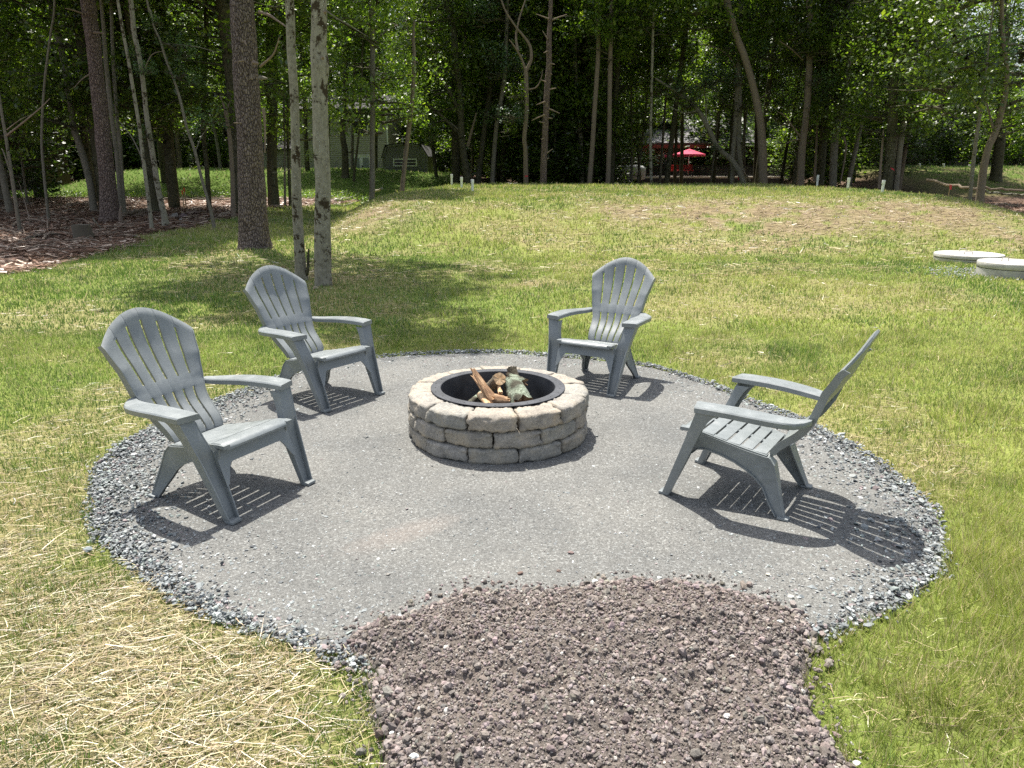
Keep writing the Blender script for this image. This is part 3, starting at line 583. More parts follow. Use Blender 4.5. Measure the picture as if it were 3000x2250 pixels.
def tree(name, label, cat, Y, pts, wpx, m, crown='tall', group=None, flare=1.25, top=None, n=14, branches=(), sprays=(), cs=1.0, seed=0, yb=None, dead=False, rough=0.05):
    """pts: pixel polyline base..top of frame in the 3000 px photo, laid at distance Y; wpx: widths there"""
    W = np.array([at(u, v, Y) for u, v in pts]); rad = np.array(wpx, float) * 0.5 * (Y / math.cos(PITCH) * 0.985) / FPX
    rs = np.random.RandomState(seed + 500); bx, by = W[0, 0], W[0, 1]; g = gz(bx, by)
    if W[0, 2] > g + 0.02:          # base hidden behind the mound: run it down to the ground
        d = (W[0] - W[1]) / np.linalg.norm(W[0] - W[1]) if len(W) > 1 else np.array([0, 0, -1.0]); t = (W[0, 2] - g + 0.05) / max(-d[2], 0.5)
        W = np.vstack([W[0] + d * t * np.array([0.6, 0.6, 1]), W]); W[0, 2] = g - 0.05; rad = np.concatenate([[rad[0] * 1.1], rad])
    else: W[0, 2] = min(W[0, 2], g) - 0.03
    zf = W[0].copy(); zf[2] = W[0, 2] + 0.28 * (rad[0] / 0.2) ** 0.5
    if zf[2] < W[1, 2] - 0.05:
        t = (zf[2] - W[0, 2]) / (W[1, 2] - W[0, 2]); zf[:2] = W[0, :2] * (1 - t) + W[1, :2] * t; W = np.insert(W, 1, zf, 0); rad = np.insert(rad, 1, rad[0] * 0.98)
    rad[0] *= flare
    if not dead:
        Ht = top or 15.0; d = W[-1] - W[-3]; d = d / np.linalg.norm(d); dz = Ht - W[-1, 2]
        ex = [W[-1] + np.array([d[0] * 0.6, 0, 1]) * dz * q for q in (0.35, 0.7, 1.0)]; W = np.vstack([W, ex]); rad = np.concatenate([rad, rad[-1] * np.array([0.8, 0.5, 0.12])])
    root = thing(name, label, cat, tuple(W[0]), 0, group); O = W[0].copy()
    link("trunk", trunk_mesh("trunk", W - O, rad, n, m, seed, 7, rough), root)
    if not dead and crown:
        cm, lm = CR[crown][seed % len(CR[crown])]; zt = W[-1, 2] - O[2]; s = zt / (16.0 if crown == 'tall' else 15.0)
        for nm, me in (("crown", cm), ("limbs", lm)):
            c = link(nm, me, root, kind="stuff"); c.location = Vector(W[-1] - O) - Vector((0, 0, zt)); c.scale = (cs * s, cs * s, s); c.rotation_euler = (0, 0, rs.rand() * 6.28)
    for bp, w0, bm in branches:
        B = np.array([at(u, v, Y + dy) for u, v, dy in bp]); k = len(B); r0 = w0 * 0.5 * Y / FPX
        mb = MB(); sp = spline(B - O, 4); mb.tube(sp, list(np.linspace(r0, r0 * 0.35, len(sp))), 7, True); mb.build("branch", bm or m, root, True)
    for (u, v, dy, sc, kind) in sprays:
        q = at(u, v, Y + dy) - O; cm, lm = CR[kind][(seed + int(u)) % len(CR[kind])]
        for nm, me in (("leaf_spray", cm), ("twig", lm)):
            c = link(nm, me, root, kind="stuff"); c.location = q; c.scale = (sc, sc, sc * 0.8); c.rotation_euler = (rs.randn() * 0.15, rs.randn() * 0.15, rs.rand() * 6.28)
    return root
# ---- big foreground trunks
pine = tree("pine_tree", "thick scaly-barked pine with stub branches standing on the lawn behind the second chair", "tree", 16.6,
     [(747, 727), (741, 640), (740, 600), (737, 500), (732, 400), (722, 250), (715, 120), (708, 0)], [86, 80, 74, 67, 66, 62, 61, 60], M_pine, 'tall', flare=1.22, top=17, n=44, seed=1, cs=1.0, rough=0.07,
     branches=[([(762, 195, -.2), (778, 182, -.3), (800, 160, -.4), (812, 130, -.5), (818, 108, -.6)], 7, M_snag), ([(758, 35, -.2), (790, 45, -.3), (812, 60, -.4), (838, 78, -.5)], 9, M_snag),
               ([(712, 178, -.3), (698, 180, -.4)], 8, M_snag), ([(706, 360, -.3), (684, 360, -.4)], 5, M_snag), ([(762, 228, -.2), (783, 230, -.3)], 14, M_grey), ([(742, 183, -.35), (758, 186, -.45)], 12, M_snag),
               ([(771, 318, -.2), (775, 345, -.2), (777, 400, -.2), (776, 448, -.2)], 9, M_snag), ([(716, 120, -.35), (722, 132, -.42)], 8, M_snag)],
     sprays=[(812, 28, .4, 0.5, 'sprayg')])
tree("beech_tree", "slimmer of the two pale blotchy trunks behind the second chair", "tree", 11.8,
     [(884, 835), (880, 771), (872, 640), (868, 530), (866, 405), (861, 260), (853, 145), (848, 0)], [38, 31, 28, 26, 24, 23, 23, 22], M_beech, 'tall', flare=1.1, top=10, n=22, seed=2, cs=0.6,
     branches=[([(892, 815, 0), (902, 790, -.05), (903, 745, -.05), (905, 728, -.05)], 12, M_dark), ([(868, 480, 0), (840, 500, .3), (800, 505, .6)], 3, M_grey)])
tree("beech_tree", "stoutest pale trunk with dark moss blotches, knot holes and white lichen dots", "tree", 11.3,
     [(948, 850), (945, 771), (945, 640), (946, 530), (940, 405), (936, 260), (937, 190), (933, 140), (934, 0)], [50, 48, 43, 41, 42, 41, 47, 41, 40], M_beech, 'tall', flare=1.12, top=10.5, n=28, seed=3, cs=0.65,
     branches=[([(952, 28, -.1), (985, 52, -.1), (1030, 78, 0), (1072, 104, .1)], 4, M_grey), ([(945, 170, -.22), (946, 166, -.26)], 10, M_snag), ([(952, 36, -.2), (953, 33, -.25)], 10, M_snag)],
     sprays=[(918, 462, -.5, 0.12, 'sprayg')])
tree("pine_tree", "tall reddish scaly pine leaning slightly over the brown woodland floor", "tree", 23.5,
     [(325, 650), (312, 500), (296, 340), (284, 230), (273, 120), (262, 50), (257, 0)], [54, 42, 38, 36, 36, 37, 37], M_redpine, 'tall', flare=1.3, top=18, n=32, seed=4, rough=0.07,
     branches=[([(243, 40, -.2), (215, 30, -.4), (190, 24, -.5)], 6, M_snag), ([(276, 94, -.2), (305, 98, -.4)], 6, M_snag), ([(262, 218, -.2), (240, 232, -.3), (216, 258, -.4)], 4, M_snag), ([(355, 655, -.4), (352, 620, -.4), (356, 605, -.4)], 12, M_snag)])
# ---- left woodland
LT = [
 ("grey_tree", "grey curving tree left of the reddish pine, bowed towards the top left", 27, [(274, 606), (262, 530), (238, 440), (218, 380), (205, 300), (190, 200), (172, 110), (155, 40), (150, 0)], [20, 18, 18, 17, 16, 16, 17, 18, 18], M_grey, 'full'),
 ("slender_tree", "left stem of a close pair just right of the reddish pine", 25, [(353, 592), (350, 540), (345, 480), (338, 420), (325, 320), (312, 200), (306, 120), (300, 40)], [13, 13, 12, 12, 12, 11, 10, 9], M_grey, 'tall'),
 ("slender_tree", "right stem of a close pair just right of the reddish pine", 25.5, [(362, 592), (357, 520), (352, 430), (343, 340), (333, 200), (328, 90), (324, 0)], [11, 10, 10, 9, 9, 8, 8], M_grey, 'tall'),
 ("slender_tree", "pale slim straight tree, first of two leaning left of the leafy sapling", 21, [(441, 634), (432, 560), (420, 470), (408, 370), (390, 260), (375, 170), (360, 90), (345, 0)], [11, 10, 10, 9, 9, 8, 8, 7], M_beech, 'tall'),
 ("slender_tree", "paler mottled tree leaning in front of a dark trunk on the left", 22, [(480, 626), (465, 560), (452, 480), (430, 340), (418, 230), (405, 150), (392, 90), (383, 0)], [17, 15, 14, 13, 12, 12, 12, 12], M_beech, 'tall'),
 ("dark_tree", "dark mossy trunk hidden partly behind the mottled leaning tree", 27, [(452, 588), (438, 500), (420, 400), (405, 200), (385, 80), (372, 0)], [24, 22, 20, 20, 20, 20], M_dark, 'full'),
 ("leaning_sapling", "thin wavy sapling with pale leaf sprays leaning beside the orange stakes", 21.5, [(621, 632), (610, 590), (590, 520), (570, 440), (548, 375), (530, 300), (515, 250), (485, 170), (470, 120), (452, 80), (440, 30), (430, 0)], [9, 8, 8, 8, 7, 7, 6, 6, 5, 5, 5, 5], M_grey, 'tall'),
 ("dark_tree", "slim dark blotched trunk behind the thin wavy sapling", 28, [(612, 590), (605, 480), (596, 400), (595, 300), (600, 180), (605, 80), (600, 0)], [14, 12, 12, 12, 12, 12, 12], M_dark, 'full'),
 ("dark_tree", "mossy dark trunk between the big pine and the slimmer pale beech", 30, [(803, 603), (797, 500), (797, 380), (797, 260), (795, 120), (792, 0)], [34, 28, 28, 30, 31, 30], M_dark, 'full'),
 ("sapling", "thin brown sapling on the left woodland floor", 24, [(141, 626), (128, 500), (122, 400), (130, 250), (148, 100), (160, 0)], [8, 7, 6, 6, 5, 5], M_grey, 'tall'),
 ("sapling", "bent grey sapling nearest the left picture edge", 20.5, [(54, 645), (35, 520), (20, 420), (5, 330), (-15, 200)], [10, 9, 8, 7, 6], M_grey, 'tall'),
 ("grey_tree", "straight grey tree left of centre with a mossy side, near the far lawn", 28.5, [(1090, 578), (1091, 480), (1091, 400), (1092, 250), (1091, 100), (1088, 0)], [17, 15, 14, 14, 14, 13], M_grey, 'full'),
 ("slender_tree", "thin trunk left of the pale beech beside a second thin one", 30, [(835, 590), (834, 500), (834, 400), (832, 280), (834, 150)], [7, 6, 6, 6, 5], M_grey, 'tall'),
 ("slender_tree", "dark thin trunk just left of the slimmer pale beech", 30, [(850, 588), (846, 480), (843, 380), (846, 250), (850, 100)], [9, 8, 8, 7, 7], M_dark, 'tall'),
 ("dark_tree", "crooked black tree with bare limbs in front of the tan house", 43, [(1012, 505), (1010, 440), (1004, 400), (1006, 340), (1012, 280), (1010, 150)], [20, 17, 16, 15, 14, 14], M_dark, 'full'),
 ("slender_tree", "thin black stem crossing the white door of the tan house", 42, [(1038, 508), (1046, 440), (1052, 380), (1054, 330), (1060, 250)], [7, 6, 6, 6, 6], M_dark, 'tall'),
 ("dark_tree", "leaning black trunk just right of the gambrel shed", 45, [(1280, 535), (1274, 480), (1266, 410), (1262, 330)], [11, 10, 10, 9], M_dark, 'full'),
]
for i, (nm, lab, Y, pts, w, m_, cr) in enumerate(LT):
    br = []; sp = []
    if nm == "leaning_sapling": sp = [(515, 150, 0, .55, 'spray'), (545, 170, .2, .5, 'spray'), (530, 235, .1, .6, 'spray'), (560, 250, .3, .4, 'spray'), (600, 370, .2, .6, 'spray'), (570, 470, 0, .22, 'spray'), (455, 75, 0, .35, 'spray')]; br = [([(470, 130, 0), (510, 130, .1), (580, 138, .2), (640, 155, .4)], 4, M_grey), ([(570, 450, 0), (590, 400, .1), (610, 375, .2)], 3, M_grey)]
    if lab.startswith("pale slim"): sp = [(428, 215, .1, .35, 'spray'), (395, 165, 0, .3, 'spray')]; br = [([(420, 470, 0), (385, 400, .3), (345, 350, .6)], 4, M_grey)]
    if lab.startswith("paler"): sp = [(437, 405, -.1, .45, 'spray'), (418, 215, 0, .4, 'spray'), (380, 140, .1, .3, 'sprayg')]; br = [([(425, 200, 0), (445, 160, .1), (478, 150, .3)], 4, M_snag)]
    if lab.startswith("crooked"): br = [([(1012, 450, 0), (1030, 445, 0), (1045, 440, 0)], 4, M_dark), ([(1006, 362, 0), (1030, 355, -.2), (1060, 362, -.2), (1085, 360, -.2)], 5, M_dark), ([(1012, 390, 0), (1030, 340, -.3), (1062, 318, -.3)], 7, M_beech)]
    if lab.startswith("bent"): br = [([(15, 400, 0), (60, 365, -.1), (120, 315, -.2), (146, 288, -.2)], 6, M_stick), ([(20, 380, 0), (60, 350, 0), (95, 335, .2)], 3, M_stick), ([(35, 520, 0), (12, 450, -.1), (4, 435, -.1)], 5, M_grey)]
    if lab.startswith("straight grey"): sp = [(1120, 300, 1, .5, 'sprayg'), (1150, 230, 1, .6, 'sprayg')]
    tree(nm, lab, "sapling" if "sapling" in nm else "tree", Y, pts, w, m_, cr, n=12, seed=10 + i, branches=br, sprays=sp, cs=0.85)
tree("dead_snag", "bare forked dead trunk between the leaning sapling and the big pine", "dead tree", 25, [(683, 598), (680, 500), (675, 420), (666, 350), (661, 322)], [13, 12, 11, 11, 11], M_brownbark, None, n=12, seed=40, dead=True,
     branches=[([(661, 324, 0), (652, 300, 0), (644, 280, 0)], 8, M_brownbark), ([(661, 324, 0), (674, 300, 0), (685, 274, 0)], 8, M_brownbark)])
tree("dead_snag", "bare leaning dead trunk with broken top beside the gambrel shed", "dead tree", 29, [(1179, 552), (1186, 480), (1195, 400), (1205, 320), (1211, 240), (1213, 160), (1211, 120), (1213, 62)], [13, 12, 12, 12, 11, 10, 8, 4], M_brownbark, None, n=12, seed=41, dead=True,
     branches=[([(1196, 400, 0), (1194, 350, -.1), (1195, 310, -.1)], 3, M_snag), ([(1211, 130, 0), (1195, 90, 0), (1190, 60, 0)], 3, M_snag)])
# ---- trees behind the mound
BT = [
 ("dark_tree", "nearly black trunk right above the three left white pipes", 42, [(1335, 536), (1335, 440), (1334, 300), (1330, 100), (1325, 0)], [24, 22, 20, 18, 16], M_dark, 'full'),
 ("mossy_tree", "mossy forked tree with big crooked limbs left of centre", 40, [(1371, 536), (1358, 450), (1351, 388), (1349, 300), (1340, 200), (1329, 101), (1317, 34), (1306, 0)], [22, 19, 18, 17, 18, 19, 18, 17], M_dark, 'full'),
 ("mottled_tree", "dark mottled trunk leaning right, behind the middle left pipe", 41, [(1400, 536), (1411, 445), (1422, 354), (1432, 287), (1438, 200), (1440, 90), (1436, 0)], [17, 15, 15, 14, 14, 13, 12], M_dark, 'full'),
 ("grey_tree", "smooth grey trunk leaning right with leaf sprays hanging in front", 40, [(1442, 536), (1449, 430), (1456, 360), (1469, 285), (1479, 209), (1484, 101), (1487, 0)], [13, 12, 12, 12, 11, 10, 9], M_grey, 'tall'),
 ("mossy_tree", "thick straight mossy trunk right of the stubby red pine", 43, [(1633, 536), (1634, 405), (1641, 270), (1641, 135), (1638, 0)], [22, 21, 20, 20, 19], M_dark, 'full'),
 ("grey_tree", "left of two straight grey trunks in the middle of the picture", 38, [(1727, 536), (1736, 422), (1742, 320), (1749, 219), (1753, 135), (1750, 0)], [14, 13, 12, 12, 11, 11], M_brownbark, 'tall'),
 ("grey_tree", "right of two straight grey trunks in the middle of the picture", 38, [(1781, 536), (1785, 405), (1786, 303), (1788, 169), (1790, 60), (1791, 0)], [14, 13, 12, 12, 11, 10], M_brownbark, 'tall'),
 ("slender_tree", "pale thin pole-like trunk left of the red umbrella deck", 38, [(1908, 536), (1906, 405), (1909, 270), (1912, 135), (1916, 0)], [8, 8, 7, 7, 6], M_beech, 'tall'),
 ("leaning_tree", "leafy crooked tree leaning far left in front of the red umbrella deck", 38, [(2170, 512), (2150, 478), (2136, 462), (2102, 432), (2086, 398), (2069, 364), (2045, 324), (2011, 290), (1967, 260), (1920, 229)], [16, 15, 14, 14, 13, 13, 12, 10, 8, 5], M_grey, None),
 ("mottled_tree", "left stem of a twin trunk marked with a red ribbon", 38.5, [(2144, 536), (2148, 439), (2155, 371), (2160, 236), (2163, 170), (2167, 67), (2170, 0)], [12, 12, 12, 11, 11, 10, 10], M_grey, 'tall'),
 ("mottled_tree", "right stem of a twin trunk marked with a red ribbon", 38.5, [(2181, 536), (2168, 470), (2165, 400), (2167, 300), (2166, 180), (2172, 60)], [14, 13, 12, 12, 10, 9], M_grey, 'tall'),
 ("leaning_tree", "stout smooth brownish tree leaning left at right of centre", 37, [(2236, 536), (2234, 456), (2229, 371), (2214, 287), (2197, 219), (2180, 162), (2160, 111), (2143, 51), (2129, 0)], [25, 24, 21, 19, 18, 18, 17, 17, 18], M_brownbark, 'tall'),
 ("smooth_tree", "tall smooth brown trunk with a dead side limb above the right pipes", 37, [(2345, 536), (2350, 439), (2362, 337), (2369, 236), (2372, 135), (2372, 34), (2369, 0)], [20, 19, 18, 17, 15, 14, 13], M_brownbark, 'tall'),
 ("mossy_tree", "mossy trunk next right of the tall smooth brown one", 39, [(2403, 530), (2410, 439), (2420, 270), (2428, 135), (2432, 0)], [21, 20, 19, 19, 18], M_dark, 'full'),
 ("mottled_tree", "mottled trunk between the first and second right white pipes", 38, [(2440, 536), (2447, 405), (2467, 304), (2487, 169), (2490, 0)], [20, 19, 17, 14, 13], M_grey, 'full'),
 ("grey_tree", "clean grey trunk leaning right behind the middle right pipe", 39, [(2487, 530), (2519, 380), (2545, 271), (2563, 181), (2572, 90), (2590, 0)], [13, 12, 12, 11, 10, 9], M_grey, 'tall'),
 ("mossy_tree", "thick mossy trunk with a red ribbon in the clump by the last right pipe", 33, [(2596, 556), (2610, 434), (2617, 289), (2621, 181), (2635, 36), (2640, 0)], [30, 27, 25, 22, 19, 18], M_dark, 'full'),
 ("mottled_tree", "mottled trunk on the right side of the ribboned clump", 33, [(2624, 556), (2639, 416), (2668, 253), (2689, 90), (2707, 0)], [16, 15, 13, 12, 11], M_grey, 'full'),
 ("slender_tree", "slim pale stem forking above the fallen log at right", 24, [(2841, 590), (2852, 470), (2867, 362), (2877, 307), (2890, 200), (2905, 60)], [10, 10, 9, 8, 5, 4], M_grey, 'tall'),
 ("crooked_tree", "crooked brown tree standing by the fallen logs at right", 24.5, [(2870, 588), (2881, 499), (2895, 434), (2914, 391), (2935, 325), (2950, 235), (2940, 120), (2935, 0)], [22, 19, 18, 17, 14, 12, 10, 9], M_brownbark, 'full'),
 ("dark_tree", "broad black trunk against the grey-sided house at right", 46, [(2921, 486), (2930, 400), (2936, 300), (2940, 150), (2940, 0)], [28, 26, 25, 24, 22], M_dark, 'full'),
]
for i, (nm, lab, Y, pts, w, m_, cr) in enumerate(BT):
    br = []; sp = []
    if "big crooked limbs" in lab: br = [([(1349, 400, 0), (1300, 345, -.4), (1255, 310, -.6), (1215, 298, -.8)], 9, M_dark), ([(1352, 345, 0), (1300, 240, -.3), (1240, 205, -.5)], 12, M_dark), ([(1370, 430, 0), (1384, 375, -.1), (1396, 330, -.1)], 10, M_brownbark), ([(1340, 180, 0), (1362, 110, .2), (1352, 30, .3)], 9, M_dark), ([(1352, 390, 0), (1320, 360, -.2), (1290, 352, -.4)], 5, M_grey)]
    if "hanging in front" in lab: sp = [(1450, 175, -1, 1.0, 'spray'), (1485, 190, -1, 1.0, 'spray'), (1465, 225, -1.2, 0.8, 'spray'), (1505, 205, -1, 0.7, 'spray'), (1455, 350, -1, 0.8, 'spray'), (1500, 360, -1, 0.8, 'spray'), (1440, 30, -1, 1.1, 'spray'), (1420, 70, -1, 1.1, 'spray'), (1400, 45, -1, 1.0, 'spray'), (1520, 310, -1, .6, 'sprayg')]
    if "far left in front" in lab: sp = [(1960, 255, 0, 1.0, 'sprayg'), (1990, 275, -.3, 1.0, 'spray'), (2030, 300, -.4, .9, 'spray'), (2060, 250, -.4, 1.0, 'spray'), (2098, 440, -.3, .4, 'spray'), (2010, 330, -.4, .9, 'sprayg'), (1935, 280, 0, 1, 'sprayg')]; br = [([(2069, 364, 0), (2068, 300, 0), (2060, 250, 0)], 6, M_beech), ([(2045, 324, 0), (2000, 330, -.2), (1960, 310, -.4)], 5, M_beech)]
    if lab.startswith("left stem of a twin"): sp = [(2120, 90, -.5, 1.1, 'spray'), (2150, 60, -.5, 1.0, 'spray'), (2085, 85, -.5, .8, 'spray'), (2130, 160, -.5, 1.0, 'spray'), (2110, 230, -.5, 1.1, 'spray'), (2090, 250, -.6, 1.0, 'spray'), (2150, 250, -.6, 1.0, 'spray'), (2120, 300, -.6, .9, 'spray')]; br = [([(2158, 210, 0), (2140, 170, -.3), (2100, 140, -.5), (2045, 128, -.7)], 4, M_snag)]
    if lab.startswith("right stem of a twin"): sp = [(2230, 165, -.5, 1.0, 'spray'), (2260, 170, -.5, .8, 'spray'), (2195, 60, -.5, .8, 'spray'), (2165, 330, -.5, .8, 'sprayg')]; br = [([(2197, 530, -.2), (2180, 505, -.2), (2165, 490, 0)], 7, M_brownbark)]
    if "stout smooth" in lab: br = [([(2205, 292, 0), (2230, 285, .2), (2256, 270, .3)], 3, M_snag), ([(2150, 70, 0), (2110, 55, .2), (2080, 55, .3)], 4, M_snag)]
    if "dead side limb" in lab: br = [([(2348, 405, 0), (2325, 375, -.3), (2300, 340, -.6), (2278, 327, -.8)], 6, M_snag), ([(2350, 408, 0), (2320, 412, -.3), (2292, 428, -.6)], 4, M_snag), ([(2322, 372, -.3), (2305, 362, -.5), (2285, 372, -.7)], 3, M_snag), ([(2352, 175, 0), (2320, 145, -.4), (2284, 120, -.8)], 5, M_snag), ([(2352, 400, 0), (2358, 360, -.4), (2368, 340, -.6)], 3, M_snag)]; sp = [(2392, 160, -.6, .9, 'sprayg'), (2420, 170, -.6, .9, 'sprayg'), (2395, 250, -.6, .9, 'spray')]
    if "mottled trunk between" in lab: sp = [(2440, 105, -1, 1.1, 'sprayg'), (2500, 85, -1, 1.1, 'spray'), (2540, 110, -1, 1., 'sprayg'), (2450, 300, -1, 1., 'spray'), (2490, 370, -1, .9, 'sprayg')]; br = [([(2470, 400, -.3), (2478, 440, -.3), (2462, 536, -.3)], 8, M_snag)]
    if "next right" in lab: br = [([(2424, 60, 0), (2405, 30, -.2), (2388, 0, -.3)], 6, M_snag), ([(2386, 532, -.4), (2391, 440, -.4), (2394, 340, -.4), (2384, 265, -.4)], 8, M_snag)]
    if "ribboned clump" in lab: br = [([(2575, 552, 0), (2584, 434, 0), (2588, 380, 0)], 9, M_snag)]; sp = [(2670, 350, -.5, .7, 'sprayg'), (2640, 400, -.5, .5, 'sprayg')]
    if "slim pale stem" in lab: br = [([(2872, 330, 0), (2850, 290, -.1), (2830, 268, -.2)], 4, M_snag), ([(2876, 315, 0), (2900, 270, 0), (2912, 230, 0)], 5, M_grey)]; sp = [(2870, 240, .5, .9, 'sprayg'), (2830, 170, .6, 1.1, 'spray')]
    if "crooked brown" in lab: br = [([(2914, 391, 0), (2900, 340, .1), (2890, 300, .2)], 9, M_brownbark), ([(2950, 130, 0), (2975, 130, 0), (3010, 140, 0)], 8, M_grey)]; sp = [(2960, 330, .2, 1., 'sprayg'), (2990, 250, .2, 1.2, 'sprayg'), (2930, 400, .2, .9, 'sprayg'), (2985, 180, .2, 1.2, 'spray')]
    tree(nm, lab, "tree", Y, pts, w, m_, cr, n=12, seed=60 + i, branches=br, sprays=sp, cs=0.9, top=14 if cr is None else None, dead=cr is None)
tree("forked_tree", "wavy brown tree that forks into two crooked bare limbs near the centre", "tree", 36, [(1541, 536), (1539, 439), (1536, 405), (1543, 320), (1542, 236), (1540, 205)], [14, 12, 12, 11, 11, 11], M_brownbark, None, n=12, seed=90, dead=True,
     branches=[([(1540, 206, 0), (1528, 172, 0), (1510, 140, -.1), (1492, 116, -.2)], 8, None), ([(1541, 208, 0), (1556, 175, 0), (1553, 135, .1), (1530, 101, .1), (1513, 81, .1), (1482, 34, .1), (1466, -8, .1)], 10, None), ([(1518, 150, 0), (1512, 110, .2), (1520, 60, .3), (1542, -8, .4)], 8, None), ([(1550, 262, 0), (1572, 255, -.1), (1585, 230, -.2), (1590, 205, -.2)], 5, M_snag)],
     sprays=[(1510, 300, -.4, .8, 'sprayg'), (1505, 355, -.4, .9, 'spray'), (1490, 395, -.4, .5, 'sprayg')])
sb = [([(1608 + (1 if k % 2 else -1) * 5, v, -.1), (1608 + (1 if k % 2 else -1) * ln_, v + rz_, -.1)], 5, M_snag) for k, (v, ln_, rz_) in enumerate([(55, 42, -14), (58, 48, -16), (115, 22, -25), (185, 18, 4), (240, 20, -6), (262, 24, -4), (297, 32, 10), (318, 38, 14), (335, 44, 18), (345, 18, 2), (405, 14, 4), (448, 22, -12), (360, 22, -4), (465, 12, -2), (150, 16, 5), (215, 12, 3)])]
tree("dead_pine", "reddish dead pine bristling with short broken stubs near the centre", "dead tree", 35, [(1592, 536), (1594, 455), (1597, 388), (1601, 320), (1604, 253), (1609, 185), (1609, 118), (1612, 50), (1614, -20)], [19, 18, 17, 16, 16, 15, 13, 11, 10], M_redpine, None, n=16, seed=91, dead=True, branches=[([(u - (1608 - (1594 + (536 - v) / 26)), v, d_) for u, v, d_ in b], w_, m_) for b, w_, m_ in sb], rough=0.1)

# ---- unnamed trunks deeper in the woods: six builds, copied
protos = []
for i in range(8):
    rs = np.random.RandomState(300 + i); lean = rs.randn(2) * 0.5; hh = rs.uniform(13, 16)
    P_ = np.array([[0, 0, -0.3], [lean[0] * .15, lean[1] * .15, 2.5], [lean[0] * .4 + rs.randn() * .12, lean[1] * .4, 6], [lean[0] * .7 + rs.randn() * .15, lean[1] * .7, 10], [lean[0], lean[1], hh]])
    r0 = [0.17, 0.12, 0.21, 0.14, 0.10, 0.24, 0.13, 0.09][i]; root = thing("woodland_tree", "slender dark tree standing deep in the shaded woods", "tree", (0, 0, 0), 0, "dark trees deep in the woods")
    link("trunk", trunk_mesh("trunk", P_, np.array([r0 * 1.2, r0, r0 * .88, r0 * .7, r0 * .2]), 9, [M_dark, M_grey, M_dark, M_brownbark, M_grey, M_dark, M_dark, M_grey][i], i, 4), root)
    cm, lm = (CR['full'] + CR['fulld'] + CR['full'][:1] + CR['tall'])[i]
    for q, me in (("crown", cm), ("limbs", lm)): link(q, me, root, kind="stuff")
    protos.append(root)
rs = np.random.RandomState(77); placed = []
used = [False] * 8
def openw(x, y):          # keep sight lines to the two houses a little clearer
    u = x / y
    return (-0.32 < u < -0.10 and 36 < y < 57) or (0.13 < u < 0.40 and 39 < y < 56)
cnt = 0
for t_ in range(4000):
    if cnt >= 175: break
    y = rs.uniform(26, 74) ; x = rs.uniform(-1, 1) * (0.74 * y + 3)
    if forest(np.array([x]), np.array([y]))[0] < 0.5 and y < 58 and not (x < -6 and y > 38 and rs.rand() < 0.35): continue
    if -9 < x < 17 and y < 39.5: continue
    if x > 9 and y < 34: continue
    if x < -10 and y < 60 and rs.rand() < 0.35: continue
    ow = openw(x, y)
    if ow and rs.rand() < 0.5: continue
    if -0.62 < x / y < -0.15 and 32 < y < 50 and rs.rand() < 0.8: continue
    if x / y > 0.44 and y < 50 and rs.rand() < 0.8: continue
    if any((x - a) ** 2 + (y - b) ** 2 < 2.6 for a, b in placed): continue
    if -20 < x < -6 and 56 < y < 66: continue
    if 8 < x < 28 and 56 < y < 66: continue
    if 30 < x < 56 and 56 < y < 68: continue
    placed.append((x, y)); i = 6 + rs.randint(2) if ow else rs.randint(6); o = protos[i] if not used[i] else copy_tree(protos[i]); used[i] = True; cnt += 1
    o.location = (x, y, gz(x, y)); o.rotation_euler = (0, 0, rs.rand() * 6.28); s = rs.uniform(0.8, 1.15); o.scale = (s, s, s * rs.uniform(0.95, 1.15))
    if x < -2 and y > 38: o.location.z -= 0.1
for (u_, y_, k_) in ((-.262, 46, .78), (-.235, 49, .72), (-.205, 47, .8), (-.175, 50, .74), (.165, 50, .62), (.21, 52, .66), (.255, 49, .6), (.30, 51, .66), (.345, 50, .62), (.19, 47, .7), (.28, 46, .72)):
    o = copy_tree(protos[6 + (y_ % 2)]); o.location = (u_ * y_, y_, gz(u_ * y_, y_)); o.rotation_euler = (0, 0, y_ * u_ * 50); o.scale = (k_ * 1.25, k_ * 1.25, k_)
# ---- understory saplings
ups = []
for i, key in enumerate(['under', 'under', 'underd', 'underd']):
    root = thing("understory_bush", "leafy understory sapling among the shaded trunks", "bush", (0, 0, 0), 0, "leafy saplings under the woodland trees"); cm, lm = CR[key][i % 2]
    mb = MB(); mb.tube([(0, 0, -.2), (.05, 0, 1.5), (0, .08, 3), (0, 0, 4.4)], [.035, .03, .02, .006], 6); mb.build("stem", M_grey, root, True)
    for q, me in (("foliage", cm), ("limbs", lm)): link(q, me, root, kind="stuff")
    ups.append(root)
used = [False] * 4; cnt = 0
for t_ in range(4000):
    if cnt >= 120: break
    y = rs.uniform(31, 70); x = rs.uniform(-1, 1) * (0.72 * y + 2)
    if forest(np.array([x]), np.array([y]))[0] < 0.5 and y < 56: continue
    if -9 < x < 18 and y < 40.5: continue
    if x > 9 and y < 38: continue
    if openw(x, y) or (-0.33 < x / y < -0.13 and y < 58) or (0.17 < x / y < 0.33 and y < 60) or (x / y > .44 and y < 55) or (-.62 < x / y < -.3 and y < 50): continue
    i = rs.randint(4); o = ups[i] if not used[i] else copy_tree(ups[i]); used[i] = True; cnt += 1
    o.location = (x, y, gz(x, y)); o.rotation_euler = (0, 0, rs.rand() * 6.28); s = rs.uniform(0.6, 1.5); o.scale = (s * 1.2, s * 1.2, s)
